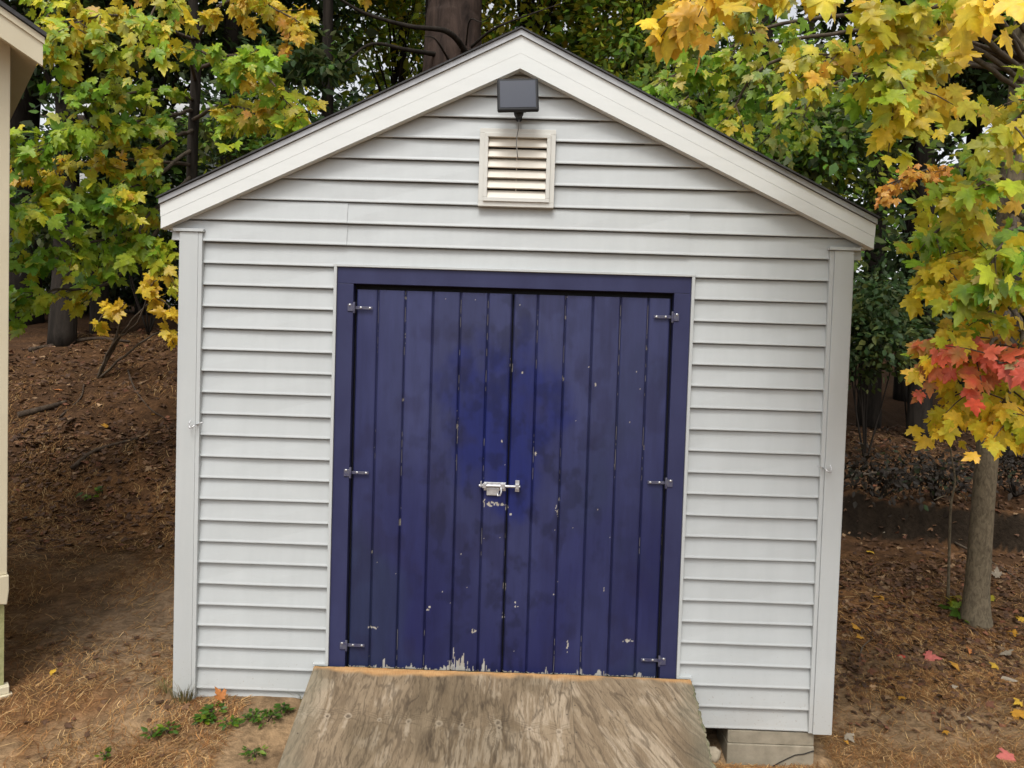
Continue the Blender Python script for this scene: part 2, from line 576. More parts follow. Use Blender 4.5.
# doors: planks with grooves, paint wear and upper sheen carried as the colour of the boards
PL_L = [-.741, -.637, -.508, -.377, -.247, -.117, -.003]
PL_R = [.003, .117, .247, .376, .506, .636, .741]
ZB, ZT = .226, 2.032
YD = .016


def door(planks, seed, sgn):
    xs = []; gy_ = []; edge = []
    for a, b in zip(planks[:-1], planks[1:]):
        w_ = b - a
        u = np.concatenate([[.0005, .003, .006], np.linspace(.009, w_ - .009, int((w_ - .018) / .0032)), [w_ - .006, w_ - .003, w_ - .0005]])
        d = np.interp(u, [0, .003, .007, w_ - .007, w_ - .003, w_], [.012, .008, 0, 0, .008, .012])
        xs.append(a + u); gy_.append(d); edge.append(np.minimum(u, w_ - u))
    pl = np.concatenate([np.full(len(x), k) for k, x in enumerate(xs)])
    xs = np.concatenate(xs); gy_ = np.concatenate(gy_); edge = np.concatenate(edge)
    zs = np.linspace(ZB, ZT, 560)
    X, Z = np.meshgrid(xs, zs)
    ED = np.broadcast_to(edge, X.shape); PLK = np.broadcast_to(pl, X.shape)
    cup = .0016 * np.sin(PLK * 3.1 + seed)
    Yv = YD + gy_[None, :] + cup + .0012 * (fbm(X * 40, Z * 3, seed) - .5)
    dz = Z - ZB
    # faded old coat, board to board, paler upward with sky sheen put into the colour, and a fresher, bluer patch rubbed on round the bolt
    tone = (_hash(PLK, PLK * 3, seed) - .5) * .22
    blot = fbm(X * 3.5, Z * 2.6, 51)
    fade_sheen = sstep(.25, 1.0, fbm(X * 2.2, Z * 1.4, 77) * .9 + (Z - .5) * .32)
    c = mixc((.018, .021, .088), (.048, .056, .132), fade_sheen)
    c = mixc(c, (.028, .039, .082), .75 * sstep(.40, .62, fbm(X * 2.8 + 9, Z * 1.8, 91)) * sstep(.1, .65, np.abs(X)))
    q = ((X + .03) / .25) ** 2 + ((Z - 1.46) / .34) ** 2
    q2 = ((X - .03) / .13) ** 2 + ((Z - 1.17) / .20) ** 2
    q = np.minimum(q, q2)
    fresh = sstep(2.0, .2, q + (blot - .5) * 2.4 + (fbm(X * 14, Z * 11, 53) - .5) * 1.6)
    c = mixc(c, (.012, .021, .135), fresh * .9)
    dirt = sstep(.58, .75, fbm(X * 9, Z * 6, 13 + seed)) * .5
    c = mixc(c, (.020, .019, .055), dirt * .7)
    c = c * (.70 * (1 + tone))[..., None] * np.array([.96, .95, 1.06])
    # chips and peeling
    prim = np.array([.42, .41, .37]); wood = np.array([.30, .25, .19])
    st = fbm(X * 75, Z * 9, 201); st2 = fbm(X * 190, Z * 22, 207, 3)
    zone = 0.02 + 0 * X
    for zx, zw, za_ in ((-.58, .025, .45), (-.44, .02, .22), (-.205, .055, 1.0), (-.10, .045, .95), (.205, .02, .35), (.375, .015, .5), (.475, .02, .45), (.66, .03, .2), (-.36, .015, .2), (.05, .012, .2)):
        zone = np.maximum(zone, za_ * np.exp(-((X - zx) / zw) ** 2))
    spike = np.clip(fbm(X * 85, X * 0 + 2.0, 205, 3) - .25, 0, 1) ** 1.3 * 2.4
    hgt = .004 + .125 * zone * spike
    peel = (dz < hgt) & (fbm(X * 210, Z * 12, 209, 3) > .36 + .20 * dz / np.maximum(hgt, .004))
    edgechip = (ED < .009) & (ED < .006) & (fbm(X * 20, Z * 14, 211) > .76) & (fbm(X * 120, Z * 60, 213, 2) > .5)
    dots = (fbm(X * 48, Z * 36, 217, 3) > .935)
    scr = (fbm(X * 95, Z * 38, 219, 3) > .885) & (fbm(X * 3, Z * 3, 223) > .52)
    line = (ED < .0045) & (ED < .0030) & (fbm(PLK * 7.3, Z * 1.6, 233, 2) > .70) & (fbm(X * 300, Z * 40, 235, 2) > .50) & (np.abs(X) > -1)
    chip = peel | edgechip | dots | scr | line
    hand = [(-.035, 1.335, .009, .010), (.13, 1.28, .007, .009), (.055, 1.66, .006, .007), (.36, 1.70, .010, .004), (.40, 1.62, .004, .03),
            (-.05, 1.035, .05, .012), (-.11, 1.04, .006, .018), (.0, 1.015, .007, .013), (.02, .985, .005, .011), (.24, 1.02, .006, .035), (-.36, .52, .010, .014), (.0, .50, .007, .024),
            (.06, .56, .010, .018), (.60, .40, .035, .008), (-.62, .42, .030, .007), (.31, .36, .006, .03), (-.14, .42, .009, .012)]
    for hx, hz, rx_, rz_ in hand:
        r = ((X - hx) / rx_) ** 2 + ((Z - hz) / rz_) ** 2 + (fbm(X * 150, Z * 90, 229, 2) - .42) * 4.0
        chip = chip | (r < .55)
    cc = mixc(wood, prim, fbm(X * 60, Z * 50, 231, 3))
    cc = np.where((line | edgechip)[..., None], cc * .6, cc)
    mott = sstep(.5, .7, fbm(X * 16, Z * 12, 241)) * .35 * sstep(.9, .2, np.abs(X) + np.abs(Z - 1.1) * .4)
    c = c * (1 - mott[..., None])
    c = np.where(chip[..., None], cc, c)
    groove = gy_ > .006
    c = np.where((groove[None, :] & (~chip))[..., None], c * .8, c)
    Yv = Yv + np.where(chip, .0009, 0)
    nz, nx_ = X.shape
    idx = np.arange(nx_ * nz).reshape(nz, nx_)
    Fq = np.stack([idx[:-1, :-1], idx[:-1, 1:], idx[1:, 1:], idx[1:, :-1]], -1).reshape(-1, 4)
    V = np.stack([X, Yv, Z], -1).reshape(-1, 3)
    # closed slab: a back face and rims
    b0 = len(V)
    x0, x1 = xs[0], xs[-1]
    V = np.concatenate([V, [(x0, YD + .030, ZB), (x1, YD + .030, ZB), (x1, YD + .030, ZT), (x0, YD + .030, ZT)]])
    c = np.concatenate([c.reshape(-1, 3), np.tile([[.02, .018, .07]], (4, 1))])
    Fq = np.concatenate([Fq, [(b0 + 3, b0 + 2, b0 + 1, b0), (idx[0, 0], idx[-1, 0], b0 + 3, b0), (idx[-1, -1], idx[0, -1], b0 + 1, b0 + 2),
                              (idx[-1, 0], idx[-1, -1], b0 + 2, b0 + 3), (idx[0, -1], idx[0, 0], b0, b0 + 1)]])
    d = link('door', np_mesh('door', V, Fq, c), M_door, shed)
    return d


doorL = door(PL_L, 1, -1)
doorR = door(PL_R, 2, 1)
doorL['label'] = 'left blue plank door carrying the steel bolt'
doorR['label'] = 'right blue plank door with peeling paint at its foot'


def hinge(d, s, z):
    h = MB()
    x = s * .746
    h.tube([(x, -.004, z - .026), (x, -.004, z + .026)], .0055, 10)
    a, b = sorted((x, x - s * .085)); h.box(a, b, .004, .0075, z - .007, z + .007)
    a, b = sorted((x, x + s * .030)); h.box(a, b, -.0065, -.0030, z - .017, z + .017)
    h.build('hinge', M_hinge, d, .0008)
    for xx, zz, y in ((x - s * .073, z, .003), (x - s * .030, z + .001, .003), (x + s * .020, z + .012, -.0072)):
        sw = MB()
        sw.tube([(xx, y + .002, zz), (xx, y - .001, zz)], [.0062, .0045], 9)
        sw.build('hinge_screw', M_steel, d)


for z in (1.945, 1.165, .335):
    hinge(doorL, -1, z); hinge(doorR, 1, z + (.0 if z > 1 else -.02))

lt = MB()
ly = YD - .004
lt.box(-.112, -.008, ly - .003, ly + .003, 1.100, 1.140)
lt.tube([(-.135, ly - .012, 1.124), (.060, ly - .012, 1.124)], .0068, 10)
lt.box(-.118, -.100, ly - .020, ly - .002, 1.113, 1.135); lt.box(-.034, -.012, ly - .020, ly - .002, 1.112, 1.136)
lt.box(-.128, -.122, ly - .024, ly - .006, 1.118, 1.146)
lt.box(-.098, -.040, ly - .008, ly - .0035, 1.078, 1.112)
lt.tube([(-.030, ly - .018, 1.118), (-.028, ly - .026, 1.098), (-.034, ly - .026, 1.082), (-.044, ly - .022, 1.080), (-.047, ly - .018, 1.090)], .0042, 8)
lt.build('barrel_bolt', M_steel, doorL, .0012)
kp = MB()
kp.box(.036, .056, ly - .003, ly + .003, 1.098, 1.152); kp.box(.038, .054, ly - .022, ly - .0035, 1.112, 1.137)
kp.build('bolt_keeper', M_steel, doorR, .0012)

# gable vent
vm = MB()
vx0, vx1, vz0, vz1 = -.177, .174, 2.432, 2.789
for a, b, y0, iz in ((.0, .022, -.022, 0), (.0222, .040, -.030, 0)):
    vm.box(vx0 + a, vx1 - a, y0, .01, vz1 - b, vz1 - a); vm.box(vx0 + a, vx1 - a, y0, .01, vz0 + a, vz0 + b)
    vm.box(vx0 + a, vx0 + b, y0, .01, vz0 + b + .0003, vz1 - b - .0003); vm.box(vx1 - b, vx1 - a, y0, .01, vz0 + b + .0003, vz1 - b - .0003)
vent = vm.build('vent', M_vent, shed, .0012)
vb = MB(); vb.box(vx0 + .03, vx1 - .03, .008, .0125, vz0 + .03, vz1 - .03); vb.build('vent_backing', M_dark, vent)
vs = MB()
for k in range(6):
    zc = vz0 + .046 + k * .0475
    P = [(-.021, zc - .012), (-.025, zc - .008), (-.008, zc + .030), (-.004, zc + .029)]
    V = [(vx0 + .0403, y, z) for y, z in P] + [(vx1 - .0403, y, z) for y, z in P]
    vs.add(V, [(0, 1, 2, 3), (7, 6, 5, 4), (0, 4, 5, 1), (1, 5, 6, 2), (2, 6, 7, 3), (3, 7, 4, 0)])
vs.build('vent_louvre', M_slat, vent)
vp = MB(); vp.box(-.0055, -.0015, -.013, -.010, vz0 + .0405, vz1 - .0405)
vp.build('vent_rib', M_slat, vent)

# little hooks screwed to the corner boards
for x, z, s in ((-1.474, 1.372, 1), (1.474, 1.262, -1)):
    hk = MB()
    hk.tube([(x, -.012, z), (x, -.035, z), (x - s * .010, -.044, z - .012), (x - s * .024, -.040, z - .016), (x - s * .030, -.036, z + .002), (x - s * .022, -.036, z + .018)], .0032, 7)
    hk.tube([(x, -.014, z), (x + s * .018, -.030, z + .006), (x + s * .034, -.03, z + .012)], .0028, 7)
    hk.build('wire_hook', M_steel, shed)

# ---------------------------------------------------------------- solar panel light over the vent
sp = empty('solar_light', (-.004, -.02, 2.906))
tag(sp, 'small black solar panel on a swivel mount above the white gable vent', 'solar light')
TM = Matrix.Translation((-.002, -.10, .004)) @ Matrix.Rotation(math.radians(-14), 4, 'X') @ Matrix.Rotation(math.radians(-3), 4, 'Y')
b = MB(); b.box(-.093, .093, -.008, .014, -.080, .080, TM); b.build('panel_frame', M_solarframe, sp, .007)
b = MB(); b.box(-.080, .080, -.0095, -.0075, -.066, .067, TM); b.build('panel_glass', M_solar, sp, .0006)
b = MB()
b.tube([(.012, -.085, -.066), (.014, -.075, -.082), (.014, -.05, -.088)], [.020, .024, .022], 12)
b.tube([(.014, -.075, -.084), (.014, .02, -.088)], .016, 10)
b.tube([(-.018, -.082, -.080), (.046, -.082, -.080)], .011, 10)
b.build('swivel_mount', M_solarframe, sp, 0).location = (-.010, 0, .024)
b = MB()
P = [(.006, -.05, -.09), (.005, -.025, -.12), (-.002, -.022, -.16), (-.003, -.034, -.20), (.002, -.036, -.235), (.006, -.026, -.262)]
b.tube(P, .0022, 6)
b.build('cable', M_wire, sp)

# ---------------------------------------------------------------- plywood ramp
S_ = .385
LEN = 1.17
cosv = 1 / math.hypot(1, S_)
ramp_o = empty('plywood_ramp', (0, -.02, .243))
tag(ramp_o, 'weathered plywood ramp with knots sloping down from the blue doors', 'ramp')
knots = [(-.862, .292), (-.755, .300), (-.665, .296), (-.525, .312), (-.395, .312), (-.262, .320), (-.160, .322), (.0, .328), (-.005, .302), (.135, .332), (.262, .338),
         (-.56, .93), (.1, 1.0), (.55, .80)]


def panel(x0, x1, seed, diag):
    xs = np.linspace(x0, x1, int((x1 - x0) / .0035)); vs_ = np.linspace(0, LEN, 330)
    U, Vv = np.meshgrid(xs, vs_)
    wob = .010 * (fbm(U * 7, U * 0 + 1, 301) - .5) + .004 * (fbm(U * 40, U * 0, 303) - .5)
    Vw = Vv.copy(); Vw = Vw + wob * np.exp(-Vv / .02)
    # rotary-cut veneer: level lines of a slow field, pinched round the knots
    wx = U + .06 * (fbm(U * 3, Vv * 2.2, seed + 40) - .5) + .10 * (fbm(U * 1.6, Vv * 1.1, seed + 41) - .5) - diag * Vv * (.75 + .5 * U)
    kd = np.zeros_like(U); kl = np.zeros_like(U); arc = np.zeros_like(U)
    for q_, (kx, kv) in enumerate(knots):
        ks = .7 + .6 * ((q_ * 37 % 11) / 10.0); el = 1.0 + 1.4 * ((q_ * 53 % 7) / 6.0)
        du = U - kx; dv = Vv - kv
        wx = wx + .022 * ks * np.tanh(du / .012) * np.exp(-np.abs(du) / .035 - (dv / (.05 * el)) ** 2)
        wig = (fbm(U * 70, Vv * 70, 311, 2) - .5) * 1.4
        r2 = (du / (.0125 * ks)) ** 2 + (dv / (.0135 * ks)) ** 2 + wig * .6
        kd = np.maximum(kd, sstep(.45, .12, r2) * (.6 + .4 * ((q_ * 29 % 5) / 4)))
        kl = np.maximum(kl, sstep(1.5, .7, r2))
        plume = sstep(1.0, .2, (du / (.014 + .10 * np.clip(dv, 0, .2))) ** 2 + (np.where(dv > 0, dv / (.075 * el), dv / .014)) ** 2 + wig)
        kl = np.maximum(kl, plume * sstep(.38, .55, fbm(U * 55, Vv * 7, 313 + q_, 3)))
        for o_ in (-.028, -.015, -.003, .010):
            arc = np.maximum(arc, np.exp(-((dv - o_ + .9 * np.abs(du) ** 1.4 * (1 if o_ < 0 else -1) + .012 * (fbm(U * 30, Vv * 4, 321) - .5)) / .0028) ** 2) * np.exp(-(du / .055) ** 2) * sstep(.004, .014, np.abs(du)))
    g1_ = fbm(wx * 20 + 1.2 * fbm(U * 8, Vv * 6, 3), Vv * 3.2, seed + 31, 4)
    ridge = 1 - np.abs(2 * g1_ - 1)
    g2_ = fbm(wx * 55, Vv * 6.5, seed + 33, 4)
    ridge2 = 1 - np.abs(2 * g2_ - 1)
    ring = g1_
    fine = fbm(wx * 150, Vv * 12, seed + 9, 3)
    patch = fbm(U * 2.2, Vv * 1.6, seed + 12)
    light = np.array([.222, .167, .108]); mid = np.array([.158, .115, .072]); dk = np.array([.072, .052, .034]); pale = np.array([.36, .295, .215])
    c = mixc(mid, light, np.clip(.45 + (g2_ - .5) * 1.6 + (fine - .5) * 1.0 + (patch - .5) * 1.2, 0, 1))
    flame = fbm(wx * 9 + 1.0 * fbm(U * 14, Vv * 9, seed + 17), Vv * 4.6, seed + 15, 5)
    c = mixc(c, pale, sstep(.55, .63, flame) * sstep(.34, .60, fine * .6 + g2_ * .4) * .45)
    c = mixc(c, dk, sstep(.90, .985, ridge) * .60 + sstep(.44, .34, flame) * .32)
    c = mixc(c, dk * .9, sstep(.90, .99, ridge2) * .50)
    c = mixc(c, dk * .9, np.clip(arc, 0, 1) * .55)
    c = mixc(c, pale, kl * .55)
    c = mixc(c, (.075, .055, .038), kd * .9)
    stain = sstep(.52, .75, fbm(U * 3.5 + 4, Vv * 2.4, seed + 21))
    c = mixc(c, c * np.array([.62, .62, .60]), stain * .75)
    c = mixc(c, (.13, .12, .085), .5 * sstep(.12, .0, np.minimum(U + .895, .895 - U) + (fbm(U * 5, Vv * 9, 333) - .5) * .12))
    lip = sstep(.052, .018, Vv + (fbm(U * 6, Vv * 9, 341) - .5) * .075 + .012 * sstep(.1, .6, U))
    raw = mixc((.30, .155, .060), (.42, .255, .115), fbm(U * 30, Vv * 90, 345, 3))
    c = c * (1 - lip[..., None]) + raw * lip[..., None]
    # screw heads
    for kx, kv in [(.338, .05), (.338, .19), (.336, .34), (.34, .49), (.30, .245), (.306, .40), (-.86, .40), (.72, .065), (.80, .13), (-.2, .72), (.5, .65)]:
        c = mixc(c, (.05, .04, .03), sstep(1, .3, ((U - kx) / .0045) ** 2 + ((Vv - kv) / .0045) ** 2))
    h = .0022 * (ring - .5) + .0018 * (fine - .5) + .004 * (patch - .5) - .003 * kd
    nz, nx_ = U.shape
    Yp = -(Vw * cosv); Zp = -(Vw * S_ * cosv) + h - .004 * sstep(.02, 0, Vv)
    idx = np.arange(nx_ * nz).reshape(nz, nx_)
    Fq = np.stack([idx[:-1, :-1], idx[1:, :-1], idx[1:, 1:], idx[:-1, 1:]], -1).reshape(-1, 4)
    V = np.stack([U, Yp, Zp], -1).reshape(-1, 3)
    o = link('deck_panel', np_mesh('deck_panel', V, Fq, c.reshape(-1, 3), True), M_ply, ramp_o)
    # underside and rims
    T = .019
    e = MB()
    zend = -LEN * S_ * cosv; yend = -LEN * cosv
    for xx in (x0, x1):
        pts = [(0, -.0035), (yend, zend - .0005), (yend, zend - T), (0, -T - .002)]
        e.add([(xx, y, z) for y, z in pts], [(0, 1, 2, 3)])
    e.add([(x0, .0, -.004), (x1, .0, -.004), (x1, .0, -T - .002), (x0, .0, -T - .002)], [(0, 1, 2, 3)])
    e.add([(x0, .0, -T - .002), (x1, .0, -T - .002), (x1, yend, zend - T), (x0, yend, zend - T)], [(0, 1, 2, 3)])
    e.build('panel_edge', M_plyedge, o)


panel(-.892, .3266, 400, .0)
panel(.3276, .893, 500, .45)
for x in (-.87, -.30, .27, .855):
    st_ = MB()
    z0 = -.022
    pts = [(-.012, z0), (-LEN * cosv + .02, -LEN * S_ * cosv + z0 + .008), (-LEN * cosv + .02, -.425), (-.012, -.43 + .05)]
    V = [(x, y, z) for y, z in pts] + [(x + .038, y, z) for y, z in pts]
    st_.add(V, [(0, 1, 2, 3), (7, 6, 5, 4), (0, 4, 5, 1), (1, 5, 6, 2), (2, 6, 7, 3), (3, 7, 4, 0)])
    st_.build('stringer', M_plyedge, ramp_o)
# frayed, moss-grown right edge
rg = MB()
rg.tube([(.893 + random.uniform(-.003, .005), -v * cosv, -v * S_ * cosv - .006 + random.uniform(-.003, .003)) for v in np.linspace(.01, LEN, 90)], [random.uniform(.004, .010) for _ in range(90)], 7, True, .6)
rg.build('frayed_edge', M_plyedge, ramp_o)

# ---------------------------------------------------------------- concrete pier and stones
bk = empty('concrete_block', (1.292, .10, -.19))
tag(bk, 'cracked grey concrete block under the right front corner of the white shed', 'concrete block')
b = MB(); b.box(-.205, .205, -.095, .10, .118, .1815); b.build('cap', M_conc, bk, .004)
b = MB(); b.box(-.206, .206, -.100, .10, -.08, .117); b.build('body', M_conc, bk, .004)
cr = MB()
P = [(.204, -.1015, .098), (.16, -.1018, .082), (.115, -.1018, .074), (.07, -.1018, .050), (.035, -.1018, .030), (-.01, -.1018, .0)]
cr.tube(P, [.0035, .0028, .0028, .003, .003, .004], 5)
cr.build('crack', M_crack, bk)


def lump(name, p, r, m, label, cat, group=None):
    bm = bmesh.new(); bmesh.ops.create_icosphere(bm, subdivisions=3, radius=1)
    for v in bm.verts:
        n = float(fbm(np.array([v.co.x * 2 + p[0] * 5]), np.array([v.co.y * 2 + v.co.z * 2.3]), 61)[0])
        v.co = Vector((v.co.x * r[0], v.co.y * r[1], v.co.z * r[2])) * (.75 + .5 * n)
    me = bpy.data.meshes.new(name); bm.to_mesh(me); bm.free()
    for q in me.polygons: q.use_smooth = True
    o = link(name, me, m); o.location = p
    return tag(o, label, cat, group)


lump('stone', (1.03, .03, g1(1.03, .03) + .02), (.035, .028, .04), M_stone, 'small pale stone in the shadow between plywood ramp and concrete block', 'stone')
lump('stone', (1.78, -.05, g1(1.78, -.05) + .008), (.018, .016, .012), M_stone, 'tiny pale pebble on the bare soil right of the concrete block', 'stone')

# ---------------------------------------------------------------- neighbouring cream shed at the left edge
NROT = math.radians(39)
nd = np.array([math.cos(NROT), math.sin(NROT), 0]); nn = np.array([math.sin(NROT), -math.cos(NROT), 0])
NC = at(7, 400, 0.0); NC[2] = 0
NX = NC[0]


def onf(px_, py_, out):
    """local (u, z) where the line of sight meets the plane standing `out` in front of the neighbour's front wall"""
    d = ray(px_, py_); p0 = NC + nn * out
    t = ((p0 - CAM) @ nn) / (d @ nn)
    q = CAM + t * d
    return (q - NC) @ nd, q[2]


nb = empty('neighbour_shed', tuple(NC), NROT)
tag(nb, 'cream painted outbuilding at the left edge with an overhanging gable eave', 'outbuilding')
OUT = .20
eu, ez1 = onf(43, 38, OUT); _, ez0 = onf(44, 66, OUT)
tu, tz = onf(0, 8, OUT)
sl_ = (tz - ez1) / (eu - tu)
cx_ = -1.25
topz = onf(6, 46, 0)[1] + .03
_, zf1 = onf(8, 575, .02); _, zf0 = onf(8, 604, .02)
_, zb1 = onf(8, 686, .03); _, zb0 = onf(8, 697, .03)
wl = MB()
apx = ez1 - .05 + abs(eu - cx_) * sl_
wl.prism([(2 * cx_ + .012, zb0 - .02), (-.012, zb0 - .02), (-.012, topz), (cx_, apx - .1), (2 * cx_ + .012, topz)], .01, 1.9)
wl.build('wall', M_cream, nb)
cbm = MB()
cbm.box(-.11, .004, -.012, .08, zf1 + .001, topz + .03); cbm.build('corner_board', M_cream, nb, .003)
el = MB()
el.prism([(-.10, zf1), (.010, zf1), (.011, zf1 - .07), (.003, zf0), (-.10, zf0 + .02)], -.03, .05)
el.build('corner_foot', M_cream, nb, .004)
skb = MB(); skb.box(-.7, -.006, -.004, .008, zb1 + .001, zf0 + .02); skb.build('skirt_board', M_creamdirty, nb)
bt = MB(); bt.box(-.7, .026, -.05, .03, zb0 - .006, zb0 + .018); bt.box(-.7, .014, -.036, .028, zb0 + .0185, zb1)
bt.build('base_trim', M_cream, nb, .003)
for s in (-1, 1):
    xe = eu if s > 0 else 2 * cx_ - eu
    za = ez1 + abs(xe - cx_) * sl_
    hh = ez1 - ez0
    rk = MB()
    rk.prism([(xe, ez0), (xe, ez1), (cx_, za), (cx_, za - hh)], -OUT, -OUT + .02)
    rk.build('rake_board', M_cream, nb)
    rk = MB()
    rk.prism([(xe + s * .006, ez1 - .028), (xe + s * .006, ez1 + .002), (cx_, za + .002), (cx_, za - .028)], -OUT - .008, -OUT - .0005)
    rk.build('rake_trim', M_cream, nb)
    rf = MB()
    rf.prism([(xe + s * .012, ez1 + .003), (xe + s * .012, ez1 + .022), (cx_, za + .022), (cx_, za + .003)], -OUT - .02, 1.98)
    rf.build('roof', M_shingle, nb)
    sf = MB()
    sf.prism([(xe - s * .002, ez0 + .055), (xe - s * .002, ez1 - .001), (cx_, za - .001), (cx_, za - hh + .055)], -OUT + .0205, 1.95)
    sf.build('soffit', M_cream, nb)

# ---------------------------------------------------------------- leaves
half = [(.03, -.005), (.16, -.085), (.235, -.03), (.215, .085), (.385, .115), (.375, .19), (.545, .345), (.455, .375), (.475, .515), (.345, .475), (.205, .435), (.245, .655), (.155, .665), (.095, .83)]
tmpl = [(0, .32)] + [(0, .02)] + half + [(0, 1.0)] + [(-x, y) for x, y in reversed(half)]
T_M = np.array(tmpl)
K_M = len(T_M)
F_M = np.array([(0, i, i + 1 if i + 1 < K_M else 1) for i in range(1, K_M)])
W_M = np.clip(np.hypot(T_M[:, 0], T_M[:, 1] - .32) / .55, 0, 1)
T_S = np.array([(0, 0), (.27, .33), (.17, .72), (0, 1), (-.17, .72), (-.27, .33)])
F_S = np.array([(0, 1, 2), (0, 2, 3), (0, 3, 4), (0, 4, 5)])
W_S = np.array([0, 1, 1, 1, 1, 1.])


def unit(v):
    return v / (np.linalg.norm(v, axis=-1, keepdims=True) + 1e-9)


def leaf_mesh(name, P, A, Nn, S, C0, C1, kind='maple', curl=.25, droop=.25):
    T, Ft, Wt = (T_M, F_M, W_M) if kind == 'maple' else (T_S, F_S, W_S)
    n = len(P); k = len(T)
    A = unit(A); X = unit(np.cross(A, Nn)); Z = np.cross(X, A)
    fold = (rng.random((n, 1)) * 1.3 - .25) * curl
    dr = (rng.random((n, 1)) * 1.4 - .3) * droop
    sk = rng.normal(0, .10, (n, 1))
    x = T[None, :, 0] * (1 + rng.normal(0, .12, (n, 1))) + sk * T[None, :, 1] ** 2
    y = T[None, :, 1] + np.zeros((n, 1))
    rip = .03 * np.sin(T[None, :, 0] * 14 + rng.random((n, 1)) * 6)
    z = -fold * np.abs(T[None, :, 0]) * 1.2 - dr * y ** 2 + rip
    V = P[:, None] + S[:, None, None] * (x[..., None] * X[:, None] + y[..., None] * A[:, None] + z[..., None] * Z[:, None])
    Fa = (Ft[None] + (np.arange(n) * k)[:, None, None]).reshape(-1, 3)
    Cc = C0[:, None] * (1 - Wt[None, :, None]) + C1[:, None] * Wt[None, :, None]
    return np_mesh(name, V.reshape(-1, 3), Fa, Cc.reshape(-1, 3), True)


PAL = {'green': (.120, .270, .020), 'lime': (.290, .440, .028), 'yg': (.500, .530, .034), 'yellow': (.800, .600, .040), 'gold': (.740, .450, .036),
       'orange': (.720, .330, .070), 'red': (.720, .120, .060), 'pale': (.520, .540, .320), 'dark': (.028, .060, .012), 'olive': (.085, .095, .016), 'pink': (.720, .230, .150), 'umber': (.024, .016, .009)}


def pick(mix, n):
    names = list(mix); p = np.array([mix[k] for k in names], float); p /= p.sum()
    i = rng.choice(len(names), n, p=p)
    c = np.array([PAL[k] for k in names])[i]
    return c * np.exp(rng.normal(0, .16, (n, 1))) * (1 + rng.normal(0, .06, (n, 3)))


def bez(P, n):
    """smooth polyline through P"""
    P = [np.asarray(p, float) for p in P]
    Q = [2 * P[0] - P[1]] + P + [2 * P[-1] - P[-2]]
    out = []
    for i in range(1, len(Q) - 2):
        for t in np.linspace(0, 1, n, endpoint=False):
            a, b, c, d = Q[i - 1], Q[i], Q[i + 1], Q[i + 2]
            out.append(.5 * ((2 * b) + (-a + c) * t + (2 * a - 5 * b + 4 * c - d) * t * t + (-a + 3 * b - 3 * c + d) * t ** 3))
    out.append(P[-1])
    return np.array(out)


